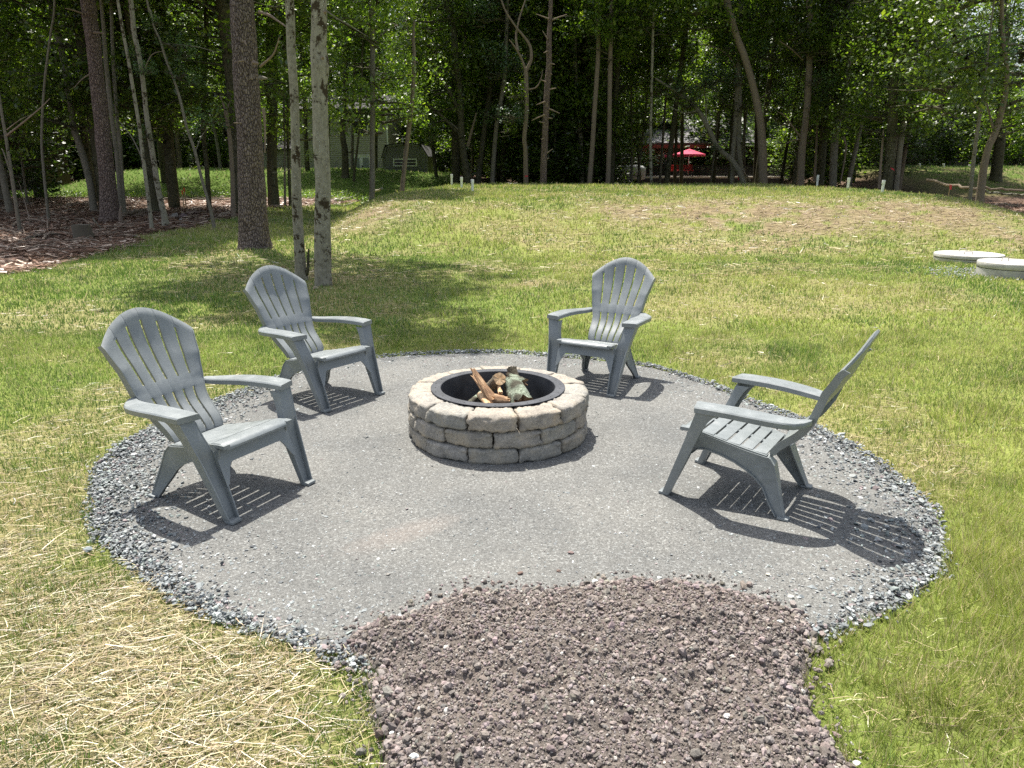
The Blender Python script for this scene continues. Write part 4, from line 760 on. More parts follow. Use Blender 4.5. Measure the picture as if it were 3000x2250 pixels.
# ---- the far wood as one mass
rs = np.random.RandomState(88); n = 90000
x = rs.uniform(-85, 95, n); y = 76 + rs.rand(n) * 22 + (fbm(x, x * 0, 12, 81) - .5) * 10; z = 20 * rs.rand(n) ** 1.35
k = rs.rand(n) < sstep(0.25, 0.55, fbm(x, z * 2 + y, 4, 83, 3)) + 0.35; x, y, z = x[k], y[k], z[k]
link("far_wood", leafquads("far_wood", np.stack([x, y, z + 0.4], 1), rs.uniform(0.3, 0.7, len(x)), rs, M_leaf, 0.7), kind='stuff')
n = 42000; x = rs.uniform(-85, 95, n); y = 92 + rs.rand(n) * 14; z = 12 * rs.rand(n)
link("far_wood", leafquads("far_wood", np.stack([x, y, z], 1), rs.uniform(0.7, 1.3, n), rs, M_leaf_dark, 0.9), kind='stuff')
# ------------------------------------------------------------------ woodland floor things
M_wet = mat("stump_side", (0.10, 0.085, 0.06), 0.95); setn(M_wet, bump(M_wet, noise(M_wet, coords(M_wet, (1, 1, .3)), 30, 5), 0.8, 0.01))
def stick(name, label, cat, pts, w, m_, z=0.0, n=8, group=None, subs=(), Yf=None):
    P_ = []
    for (u, v, h) in pts:
        q = ong(u, v) if Yf is None else at(u, v, Yf + h); q[2] = q[2] + h if Yf is None else max(q[2], gz(q[0], q[1]) + .03); P_.append(q)
    Pm = np.array(P_); O = Pm[0].copy(); dist = O[1]; r = w * 0.5 * dist / FPX
    root = thing(name, label, cat, tuple(O), 0, group); sp = spline(Pm - O, 5); sp[1:-1] += RS.randn(len(sp) - 2, 3) * r * 0.5
    mb = MB(); mb.tube(sp, list(np.linspace(r, r * 0.55, len(sp))), n); mb.build("branch" if "branch" in name else "log", m_, root, True)
    for (i, u, v, h) in subs:
        q = ong(u, v); q[2] += h; s0 = Pm[i] - O
        mb = MB(); mid = (s0 + q - O) / 2 + RS.randn(3) * 0.03; mb.tube([s0, mid, q - O], [r * .5, r * .35, r * .15], 6); mb.build("twig", m_, root, True)
    return root
stick("fallen_branch", "long bleached branch looping at the left end of the woodland edge", "branch", [(-10, 672, .05), (40, 684, .06), (75, 695, .05), (130, 694, .06), (190, 690, .05), (250, 690, .04)], 5, M_stick, subs=[(2, 60, 668, .1)])
stick("fallen_branch", "grey curved branch lying behind the looping white one", "branch", [(40, 670, .08), (62, 660, .12), (95, 657, .14), (142, 660, .1)], 7, M_stick)
stick("fallen_branch", "white hooked branch with an upturned end on the woodland floor", "branch", [(142, 676, .02), (141, 662, .12), (150, 657, .16), (165, 658, .14)], 5, M_stick)
stick("fallen_branch", "long thin branch running right from the white hooked one", "branch", [(142, 675, .04), (175, 676, .05), (210, 668, .06), (240, 660, .06)], 5, M_stick)
stick("fallen_branch", "short thick pale branch end pointing at the stump", "branch", [(124, 710, .05), (140, 698, .08), (158, 690, .10)], 9, M_stick)
stick("fallen_branch", "straight pale branch right of the reddish pine base", "branch", [(306, 668, .05), (340, 670, .06), (400, 667, .05)], 5, M_stick, subs=[(0, 312, 690, .02)])
stick("fallen_branch", "thin branch left of the reddish pine base", "branch", [(205, 658, .05), (245, 652, .08), (272, 660, .04)], 4, M_stick)
stick("fallen_branch", "crooked dark branch reaching down from the reddish pine", "branch", [(275, 650, .1), (285, 662, .06), (302, 676, .03)], 5, M_grey)
stick("fallen_branch", "long low branch across the floor at far left", "branch", [(0, 602, .08), (55, 598, .1), (100, 600, .06)], 5, M_stick)
stick("fallen_branch", "dark branch below the stump's left side", "branch", [(55, 712, .04), (95, 702, .07), (120, 696, .07), (190, 690, .05)], 5, M_grey)
stick("fallen_branch", "small pale branch lying right of the stump", "branch", [(245, 700, .03), (265, 696, .05), (286, 694, .04)], 5, M_stick)
stick("fallen_branch", "thin branch arching up beside the slender left saplings", "branch", [(86, 650, 0), (84, 640, .35), (75, 625, .75), (67, 610, 1.0)], 3, M_stick)
stick("fallen_log", "decaying log at the foot of the mottled leaning tree", "log", [(362, 638, .1), (400, 630, .12), (432, 625, .1)], 11, M_brownbark)
stick("fallen_log", "birch log lying along the lawn edge left of the mound", "log", [(985, 592, .08), (1040, 583, .1), (1085, 572, .12), (1120, 560, .1)], 9, M_beech)
stick("fallen_log", "thin log crossing the woodland behind the orange stakes", "log", [(480, 590, .1), (560, 591, .12), (640, 590, .1), (700, 588, .08)], 5, M_grey)
stick("fallen_log", "thin log at the foot of the beeches' left, partly in leaves", "log", [(980, 600, .05), (1000, 606, .05), (1035, 600, .05)], 6, M_beech)
stick("fallen_log", "long fallen log slanting down behind the red flag at right", "log", [(2716, 527, 3), (2770, 538, 1.5), (2830, 549, .5), (2890, 552, .3), (2960, 556, .3), (3020, 562, .3)], 8, M_brownbark, Yf=26)
stick("fallen_log", "lower of two bleached logs beside the crooked brown tree at right", "log", [(2880, 562, .25), (2930, 566, .2), (2990, 571, .2), (3030, 574, .2)], 8, M_beech, Yf=24.8)
stick("fallen_branch", "forked twiggy branch on the dark grass at far right", "branch", [(2940, 595, .05), (2965, 602, .1), (2985, 600, .1)], 4, M_stick, Yf=23)
stick("fallen_branch", "thin stick lying on dark grass under the fallen logs", "branch", [(2860, 601, .02), (2890, 600, .03), (2915, 598, .02)], 3, M_stick, Yf=23)
# scatter of small unnamed sticks
rs = np.random.RandomState(5); mb = MB()
for _ in range(420):
    y = rs.uniform(16, 30); x = -rs.uniform(0.16, 0.72) * y
    if forest(np.array([x]), np.array([y]))[0] < 0.5: continue
    a = rs.randn() * 0.5; Ls = rs.uniform(0.2, 0.9); r = rs.uniform(0.005, 0.018); z0 = gz(x, y) + 0.03
    mb.tube([(x, y, z0), (x + math.cos(a) * Ls / 2, y + math.sin(a) * Ls / 2 + rs.randn() * .05, z0 + rs.rand() * .08), (x + math.cos(a) * Ls, y + math.sin(a) * Ls, z0)], [r, r * .8, r * .4], 5)
mb.build("twig_litter", M_stick, None, True, kind='stuff')
q = ong(245, 700); st_ = thing("tree_stump", "low dark sawn stump at the edge of the lawn on the left", "stump", (q[0], q[1], gz(q[0], q[1])))
wr = 24 * q[1] / FPX
rings = [[(wr * k_ * (1 + 0.10 * math.sin(3 * a + h * 9) + 0.06 * math.sin(7 * a)) * math.cos(a), wr * k_ * (1 + 0.1 * math.sin(3 * a + h * 9)) * math.sin(a), h) for a in np.linspace(0, 2 * math.pi, 21)[:-1]] for k_, h in ((1.25, -.05), (1.05, .1), (1.0, .28), (0.96, .35))]
MB().loft(rings).build("stump_wood", M_wet, st_, True)
rk = MB(); rk.tube([(0, 0, .3), (.02, 0, .42), (0, .02, .5)], [.03, .02, .005], 6); 
# rocks near the stakes
def rock(label, u, v, wpx, col, hgt=0.5, name="rock", z=None, flat=0.6, group=None, base=None):
    q = ong(u, v) if z is None else onz(u, v, z); g = q[2] if z is None else z; r = wpx * 0.5 * q[1] / FPX / 0.98; rs = np.random.RandomState(int(u * 7 + v)); V = ICV.copy(); F = ICF
    # one subdivision
    e = {}; V = list(map(tuple, V)); F2 = []
    def mid(a, b):
        k = (min(a, b), max(a, b))
        if k not in e: e[k] = len(V); V.append(tuple((np.array(V[a]) + np.array(V[b])) / 2 / np.linalg.norm((np.array(V[a]) + np.array(V[b])) / 2)))
        return e[k]
    for a, b, c in F:
        ab, bc, ca = mid(a, b), mid(b, c), mid(c, a); F2 += [(a, ab, ca), (b, bc, ab), (c, ca, bc), (ab, bc, ca)]
    V = np.array(V) * (1 + rs.randn(len(V), 1) * 0.13) * np.array([r, r * rs.uniform(.6, .9), r * flat]); me = mesh_np(name, V, np.array(F2), False, np.tile(col, (len(V), 1)), M_rock)
    o = link(name, me); o.location = (q[0], q[1], g + r * flat * hgt); o.rotation_euler = (0, 0, rs.randn() * .5); o['label'] = label; o['category'] = name.replace('_', ' ')
    if group: o['group'] = group
    return o
rock("pale grey rock nearest the orange stakes on the woodland floor", 512, 636, 24, (0.33, 0.31, 0.28))
rock("small pale rock in front of the larger one by the stakes", 530, 648, 16, (0.3, 0.28, 0.25))
rock("purplish flat rock right of the pale rocks by the stakes", 540, 638, 26, (0.15, 0.11, 0.11))
rock("long reddish rock behind the pale rocks by the stakes", 565, 627, 34, (0.2, 0.14, 0.12), flat=.35)
rock("flat grey stone right of the sawn stump", 395, 694, 18, (0.22, 0.2, 0.17), flat=.4)
rock("rounded stone at the lawn edge in front of the stake rocks", 535, 664, 18, (0.22, 0.17, 0.15), flat=.5)
rock("mossy stone at the foot of the leaning sapling", 615, 648, 20, (0.06, 0.05, 0.035))
rock("broken pale root stone at the foot of the stoutest beech", 925, 848, 20, (0.35, 0.29, 0.22), flat=.6)
# soil and patio stones
for (u, v, w, c, lab) in [(1213, 2217, 34, (.62, .61, .58), "largest white shard in the topsoil near the bottom edge"), (1422, 2193, 20, (.62, .61, .58), "white stone in the topsoil at the bottom centre"), (1147, 2148, 18, (.6, .6, .57), "white stone in the topsoil at its lower left edge"),
    (1661, 2145, 20, (.6, .59, .56), "white wedge stone low in the middle of the topsoil"), (1877, 1994, 14, (.55, .54, .5), "white pebble on the right half of the topsoil"), (2145, 1925, 28, (.45, .42, .38), "flat pale stone near the right edge of the topsoil"),
    (2286, 1822, 20, (.6, .6, .58), "white chip near the upper right edge of the topsoil"), (2317, 1750, 22, (.6, .6, .56), "white stone where topsoil meets patio at upper right"), (2130, 2100, 26, (.6, .58, .55), "pale two-lobed stone on the lower right topsoil"),
    (2040, 2157, 20, (.62, .6, .57), "white chip low on the right of the topsoil"), (1742, 1703, 20, (.6, .6, .56), "white chip on the upper rim of the topsoil"), (1178, 1822, 12, (.6, .6, .57), "small white stone at the topsoil's upper left"), (2510, 2238, 26, (.6, .58, .54), "flat white stone at the bottom right topsoil corner"), (1410, 2068, 28, (.17, .12, .105), "biggest brown clod in the middle of the topsoil")]:
    rock(lab, u, v, w, c, 0.55, "stone", z=0.075, flat=0.45)
for (u, v, w, c, lab) in [(1153, 1610, 15, (.42, .41, .39), "grey pebble on the stone dust left of the topsoil"), (1137, 1683, 15, (.25, .24, .22), "darker wedge pebble on the patio above the topsoil's left lobe"), (1524, 1680, 20, (.17, .12, .1), "brown clod on the patio above the topsoil centre"), (1637, 1673, 16, (.18, .13, .11), "brown clod on the patio, second along the topsoil rim"),
    (1672, 1620, 20, (.2, .15, .14), "lone reddish clod farther out on the patio"), (1936, 1151, 9, (.42, .42, .4), "small square stone lying in the shadow behind the back right chair"), (2250, 1683, 15, (.5, .46, .38), "tan pebble on the patio above the topsoil's right side"), (497, 1567, 18, (.16, .19, .19), "slate chip in the near left chair's shadow"), (258, 1612, 30, (.2, .23, .24), "largest slate piece lying out on the straw at left"), (2397, 1545, 16, (.1, .11, .12), "dark slate sliver in the right chair's shadow"), (2757, 1643, 20, (.4, .4, .39), "grey stone out on the grass at the right rim"), (2780, 1620, 24, (.3, .31, .32), "flat slate stone on the grass right of the patio")]:
    rock(lab, u, v, w, c, 0.45, "stone", z=0.002, flat=0.42)

# ------------------------------------------------------------------ stakes, pipes, flags, lids
M_stakew = mat("stake_wood", (0.42, 0.29, 0.16), 0.8); M_orange = mat("orange_paint", (0.75, 0.10, 0.03), 0.7); M_pvc = mat("white_pvc", (0.72, 0.73, 0.72), 0.35); M_flag = mat("red_tape", (0.62, 0.03, 0.05), 0.6)
for (u, vb, vt, lab) in [(540, 617, 561, "shorter orange-tipped survey stake on the woodland floor"), (546, 612, 553, "taller wooden survey stake just behind the shorter one")]:
    q = ong(u, vb); hgt = (vb - vt) * q[1] / FPX; r_ = thing("survey_stake", lab, "stake", (q[0], q[1], gz(q[0], q[1])), 0.2)
    MB().box((-.018, -.01, -.05), (.018, .01, hgt * .8)).build("shaft", M_stakew, r_); MB().box((-.019, -.011, hgt * .8), (.019, .011, hgt)).build("painted_tip", M_orange, r_)
def pipe(label, u, vb, vt, Y, w=0.09, lean=0, group="white vent pipes on the mounds"):
    b = at(u, vb, Y); t = at(u + lean, vt, Y); g = gz(b[0], b[1]); hgt = t[2] - g
    r_ = thing("vent_pipe", label, "pipe", (b[0], b[1], g - .02), 0, group); dx = t[0] - b[0]; r = w / 2
    MB().tube([(0, 0, -.05), (dx * .75, 0, hgt * .72)], r, 14).build("pipe", M_pvc, r_, True)
    MB().tube([(dx * .70, 0, hgt * .68), (dx, 0, hgt)], r * 1.22, 14).build("cap", M_pvc, r_, False, 0.006)
pipe("farthest of the three white pipes at the left end of the mound", 1323, 539, 509, 33.5)
pipe("middle of the three white pipes at the left end of the mound", 1352, 544, 517, 29.5)
pipe("nearest of the three white pipes at the left end of the mound", 1384, 556, 524, 26)
pipe("farthest of the three white pipes at the right end of the mound", 2394, 539, 511, 33.5, lean=3)
pipe("middle of the three white pipes at the right end of the mound", 2484, 549, 519, 29.5, lean=4)
pipe("nearest of the three white pipes at the right end of the mound", 2585, 558, 526, 26, lean=5)
for (u, vb, vt, lab) in [(2695, 484, 477, "leftmost little white pipe on the neighbour's mound"), (2765, 488, 478, "middle little white pipe on the neighbour's mound"), (2840, 495, 482, "rightmost little white pipe on the neighbour's mound")]:
    pipe(lab, u, vb, vt, 52, 0.11)
q = onz(2779, 572); Yf = 25.0; b = at(2779, 571, Yf); g = gz(b[0], b[1]); t = at(2784, 540, Yf)
r_ = thing("survey_flag", "small red survey flag on a stake at the mound's right shoulder", "flag", (b[0], b[1], g))
hh = t[2] - g; MB().tube([(0, 0, -.1), (t[0] - b[0], 0, hh)], .012, 6).build("shaft", M_stakew, r_, True)
MB().prism([(t[0] - b[0] - .03, -.01, hh), (t[0] - b[0] + .05, -.01, hh - .02), (t[0] - b[0] + .06, -.01, hh - .17), (t[0] - b[0] - .01, -.01, hh - .15)], (0, .006, 0)).build("flag_cloth", M_flag, r_)
for (pts, Y, lab) in [([(2608, 490), (2614, 497), (2621, 500), (2618, 494)], 32.6, "red ribbon tied on the thick mossy trunk at right"), ([(2161, 518), (2171, 514), (2170, 524), (2163, 528)], 38.1, "red ribbon wrapped round the twin trunk in the middle right"), ([(1538, 514), (1546, 514), (1546, 518), (1538, 518)], 35.7, "faint red tape mark low on the wavy forked tree")]:
    A = [at(u, v, Y) for u, v in pts]; mb = MB(); mb.prism([tuple(a) for a in A], (0, .02, 0)); mb.build("marker_ribbon", M_flag, label=lab, category="ribbon")

M_conc = mat("concrete_lid", (0.5, 0.49, 0.46), 0.9, 0.2); m = M_conc; v = coords(m); setc(m, mix(m, 1.0, ramp(m, noise(m, v, 5, 5, .6), [(0.3, (0.30, 0.29, 0.27)), (0.7, (0.50, 0.49, 0.46))]), ramp(m, noise(m, v, 60, 4), [(0.3, (0.85, 0.85, 0.85)), (0.7, (1.1, 1.1, 1.1))]), 'MULTIPLY')); setn(m, bump(m, noise(m, v, 50, 5), .4, .004))
M_rebar = mat("rusty_rebar", (0.45, 0.42, 0.36), 0.7)
def lid(label, uc, vtop, wpx, Y, htop, hb, handles, risers):
    c = onz(uc, vtop, htop); Y = c[1]; g = gz(c[0], c[1]); r = wpx * 0.5 * Y / math.cos(PITCH) * 0.985 / FPX
    r_ = thing("septic_lid", label, "manhole lid", (c[0], c[1], g), 0, "round concrete septic lids")
    MB().loft([[(r * k_ * math.cos(a), r * k_ * math.sin(a), z) for a in np.linspace(0, 2 * math.pi, 65)[:-1]] for k_, z in ((0.985, hb), (1, hb + .01), (1, htop - .012), (0.985, htop))]).build("slab", M_conc, r_, True)
    for k_ in range(risers): MB().loft([[(r * s_ * math.cos(a), r * s_ * math.sin(a), z) for a in np.linspace(0, 2 * math.pi, 65)[:-1]] for s_, z in ((0.985, -.1), (0.985, hb - .01))]).build("riser_ring", M_conc, r_, True)
    for hx, hy, hw in handles: MB().tube(spline([(hx - hw, hy, htop - .02), (hx - hw, hy, htop + .05), (hx, hy, htop + .055), (hx + hw, hy, htop + .05), (hx + hw, hy, htop - .02)], 4), .007, 6).build("lift_handle", M_rebar, r_, True)
lid("flat round concrete lid with two wire handles, farther from the right edge", 2839, 741, 176, 13.6, 0.14, 0.075, [(-.12, -.18, .07), (.05, .30, .06)], 1)
lid("thicker two-ring round concrete lid cut by the right picture edge", 2968, 766, 176, 12.3, 0.22, 0.13, [(-.10, .05, .05)], 1)
x = RS.normal(0, 1, 1100); y = RS.normal(0, 1, 1100); cx_, cy_, _z = at(2930, 800, 12.4)
sz = RS.uniform(.006, .018, 1100); px_, py_ = cx_ + x * .55, cy_ + y * .35
stones("loose_gravel", np.stack([px_, py_, H(px_, py_) + GZ + .02], 1), sz, .5, SLATE[RS.choice(7, 1100)] * 1.25, M_chip, (PRV, PRF), .4, .16, 15)

# ------------------------------------------------------------------ fire pit
PC = (-0.092, 4.715)
pit = thing("fire_pit", "round fire pit wall of three courses of tumbled grey and tan blocks", "fire pit", (PC[0], PC[1], 0))
def block_mesh(seed, r0, r1, h, half):
    rs = np.random.RandomState(seed); nx_, nyy, nz_ = 12, 6, 6; V = []; idx = {}; F = []
    def vid(i, j, k):
        if (i, j, k) not in idx: idx[(i, j, k)] = len(V); V.append((i / nx_ * 2 - 1, j / nyy * 2 - 1, k / nz_ * 2 - 1))
        return idx[(i, j, k)]
    for i in range(nx_):
        for j in range(nyy): F += [(vid(i, j, 0), vid(i, j + 1, 0), vid(i + 1, j + 1, 0), vid(i + 1, j, 0)), (vid(i, j, nz_), vid(i + 1, j, nz_), vid(i + 1, j + 1, nz_), vid(i, j + 1, nz_))]
        for k in range(nz_): F += [(vid(i, 0, k), vid(i + 1, 0, k), vid(i + 1, 0, k + 1), vid(i, 0, k + 1)), (vid(i, nyy, k), vid(i, nyy, k + 1), vid(i + 1, nyy, k + 1), vid(i + 1, nyy, k))]
    for j in range(nyy):
        for k in range(nz_): F += [(vid(0, j, k), vid(0, j, k + 1), vid(0, j + 1, k + 1), vid(0, j + 1, k)), (vid(nx_, j, k), vid(nx_, j + 1, k), vid(nx_, j + 1, k + 1), vid(nx_, j, k + 1))]
    V = np.array(V); ext = np.array([(r0 + r1) / 2 * half, (r1 - r0) / 2, h / 2]); rr = 0.009
    Pm = V * ext; lim = ext - rr; core = np.clip(Pm, -lim, lim); dd = Pm - core; nd = np.linalg.norm(dd, axis=1, keepdims=True); Pm = np.where(nd > 1e-9, core + dd / np.maximum(nd, 1e-9) * np.minimum(nd, rr), Pm)
    o = rs.rand(3) * 50; nz = (fbm(Pm[:, 0] + o[0], Pm[:, 2] + Pm[:, 1] + o[1], 0.05, seed, 4) - .5); n2 = (fbm(Pm[:, 0] * 1.3 + o[2], Pm[:, 2] - Pm[:, 1] + o[0], 0.018, seed + 3, 3) - .5)
    nrm = V / np.linalg.norm(V ** 3, axis=1, keepdims=True) ** (1 / 3); Pm = Pm + V * np.abs(V) ** 4 * (nz * 0.026 + n2 * 0.018)[:, None]
    top = V[:, 2] > 0.9; out = V[:, 1] > 0.5; Pm[:, 2] -= np.where(V[:, 2] > .5, 1, 0) * sstep(0.4, 1.0, V[:, 1] + nz * 1.2) * 0.012
    r = (r0 + r1) / 2 + Pm[:, 1]; th = Pm[:, 0] / ((r0 + r1) / 2)
    return mesh_np("stone", np.stack([np.sin(th) * r, -np.cos(th) * r, Pm[:, 2] + h / 2], 1), np.array(F), True, None, M_block)
half = math.pi / 12 - 0.0065
blocks = [block_mesh(200 + i, 0.395, 0.586, 0.1, half) for i in range(8)]
for c_ in range(3):
    for k in range(12):
        o = link("stone", blocks[(k * 5 + c_ * 3) % 8], pit); o.location = (0, 0, 0.001 + c_ * 0.1015); s_ = RS.uniform(0.985, 1.008); o.scale = (s_, s_, 1.0 if c_ < 2 else RS.uniform(0.98, 1.03))
        o.rotation_euler = (0, 0, math.radians(30 * k + (15 if c_ == 1 else 0) + 3.0 - 5 + RS.uniform(-.5, .5)))
M_pitfloor = mat("pit_ash", (0.10, 0.095, 0.085), 1.0)
ring = thing("fire_ring_insert", "black steel ring liner with flat flange resting on the pit wall", "fire ring", (PC[0], PC[1], 0.312), 0)
def revolve(prof, n=96): return [[(r * math.cos(a), r * math.sin(a), z) for a in np.linspace(0, 2 * math.pi, n + 1)[:-1]] for r, z in prof]
MB().loft(revolve([(0.372, 0.0), (0.376, 0.004), (0.436, 0.004), (0.438, 0.002), (0.436, 0.0), (0.374, 0.0)]), False).build("flange", M_steel, ring, True)
MB().loft(revolve([(0.372, 0.002), (0.372, -0.20), (0.376, -0.20), (0.376, 0.0)]), False).build("liner", M_steel, ring, True)
mb = MB()
for k in range(26):
    a = k / 26 * 6.283 + 0.1; r = 0.412 + 0.006 * math.sin(k * 3.7); l_ = 0.012 if k % 3 else 0.02; tx, ty = -math.sin(a), math.cos(a); nx2, ny2 = math.cos(a), math.sin(a)
    if k % 3 == 0: tx, ty, nx2, ny2 = nx2, ny2, -tx, -ty; l_ = 0.010
    c_ = np.array([r * math.cos(a), r * math.sin(a), 0.0042]); T = np.array([tx, ty, 0]) * l_ / 2; Nn = np.array([nx2, ny2, 0]) * .0022
    mb.prism([c_ - T - Nn, c_ + T - Nn, c_ + T + Nn, c_ - T + Nn], (0, 0, .0006))
mb.build("slot", M_slot, ring, kind='stuff')
MB().loft(revolve([(0.40, 0.012), (0.2, 0.016), (0.01, 0.015)], 48)).build("ash_floor", M_pitfloor, pit, True)
# firewood
M_cut = mat("cut_wood", rough=0.85); m = M_cut; v = coords(m); setc(m, ramp(m, noise(m, v, 30, 5, .6), [(0.3, (0.36, 0.20, 0.09)), (0.55, (0.62, 0.42, 0.24)), (0.75, (0.75, 0.58, 0.38))]))
M_split = mat("split_wood", rough=0.85); m = M_split; v = coords(m, (1, 1, .25)); f_ = noise(m, v, 45, 6, .7); setc(m, ramp(m, f_, [(0.3, (0.08, 0.045, 0.025)), (0.5, (0.27, 0.155, 0.08)), (0.7, (0.55, 0.38, 0.22))])); setn(m, bump(m, f_, 1, .01))
M_lichen = mat("lichen_bark", rough=1.0); m = M_lichen; v = coords(m); f_ = noise(m, v, 55, 8, .75); g_ = noise(m, v, 14, 3); cc = ramp(m, f_, [(0.35, (0.07, 0.07, 0.045)), (0.5, (0.22, 0.26, 0.19)), (0.68, (0.5, 0.55, 0.44))]); setc(m, mix(m, ramp(m, g_, [(.45, (0, 0, 0)), (.6, (1, 1, 1))]), cc, (0.07, 0.065, 0.045))); setn(m, bump(m, f_, 1, .012))
M_logbark = mat("log_bark", rough=1.0); m = M_logbark; v = coords(m); f_ = noise(m, v, 60, 6, .7); setc(m, ramp(m, f_, [(0.3, (0.06, 0.045, 0.03)), (0.55, (0.15, 0.125, 0.085)), (0.75, (0.28, 0.25, 0.18))])); setn(m, bump(m, f_, 1, .01))
def cpx(x, y): return 1150 + x / 3.403, 1000 + y / 3.403
def log(label, a, b, ra, rb_, mside, mend, Ya, Yb, seed, jag=0.0, squash=1.0, n=22):
    A = at(*cpx(*a), Ya); B = at(*cpx(*b), Yb); rs = np.random.RandomState(seed); C_ = (A + B) / 2; d = B - A; Ln = np.linalg.norm(d); q = Vector(d).to_track_quat('Z', 'Y')
    root = thing("firewood_log", label, "firewood", tuple(C_), 0, "firewood stacked in the fire pit"); root.rotation_mode = 'QUATERNION'; root.rotation_quaternion = q
    rings = []; R = 9
    for i in range(R):
        t = i / (R - 1); r = ra + (rb_ - ra) * t; z = (t - .5) * Ln; rg = []
        for j in range(n):
            a_ = j / n * 6.283; k_ = 1 + (vnoise(math.cos(a_) * 1.3 + 5, math.sin(a_) * 1.3 + t * 3, 1, seed) - .5) * 0.35 + (vnoise(math.cos(a_) * 5 + 5, math.sin(a_) * 5 + t * 9, 1, seed + 1) - .5) * 0.16
            zz = z + (rs.randn() * jag if i in (R - 1, 0) else 0); rg.append((r * k_ * math.cos(a_) * squash, r * k_ * math.sin(a_), zz))
        rings.append(rg)
    MB().loft(rings, False).build("bark_side" if mside is not M_split else "split_side", mside, root, True)
    for rg, s_ in ((rings[0], 1), (rings[-1], -1)):
        c_ = np.mean(rg, 0); c_[2] += jag * 1.5 * s_; mb = MB(); mb.add(rg + [c_], [(j, (j + 1) % n, n) for j in range(n)]); mb.build("cut_end", mend, root)
log("long split stick leaning up to the left over the ring", (1035, 640), (800, 275), .030, .010, M_split, M_cut, 4.62, 4.78, 1, .012, 1.5)
log("second thin split piece beside the long leaning one", (1000, 600), (800, 345), .022, .008, M_split, M_cut, 4.66, 4.86, 2, .01, 1.4)
log("round log showing its pale sawn end in the middle", (925, 500), (1068, 375), .040, .040, M_logbark, M_cut, 4.98, 4.72, 3, .001)
log("upright brown log stub standing behind the others", (1235, 470), (1180, 262), .034, .033, M_logbark, M_logbark, 4.86, 4.92, 4, .003)
log("big lichen-covered log at the right of the pile", (1305, 640), (1190, 420), .072, .060, M_lichen, M_split, 4.60, 4.78, 5, .012)
log("lichen-barked piece with a rotten hollow lying on top", (1150, 370), (1310, 430), .040, .042, M_lichen, M_split, 4.86, 4.80, 6, .012)
log("bright orange torn wood chunk low in the pile", (1010, 590), (1160, 610), .042, .032, M_split, M_cut, 4.62, 4.60, 7, .014)
log("short pale split billet at the left foot of the pile", (880, 530), (960, 640), .026, .022, M_cut, M_cut, 4.75, 4.58, 8, .006)
log("mossy stick lying low at the left inside the liner", (770, 610), (880, 520), .014, .016, M_lichen, M_cut, 4.66, 4.85, 9, .004)
log("thin pale chip leaning between the logs", (1075, 520), (1060, 440), .016, .010, M_cut, M_cut, 4.66, 4.72, 10, .006)
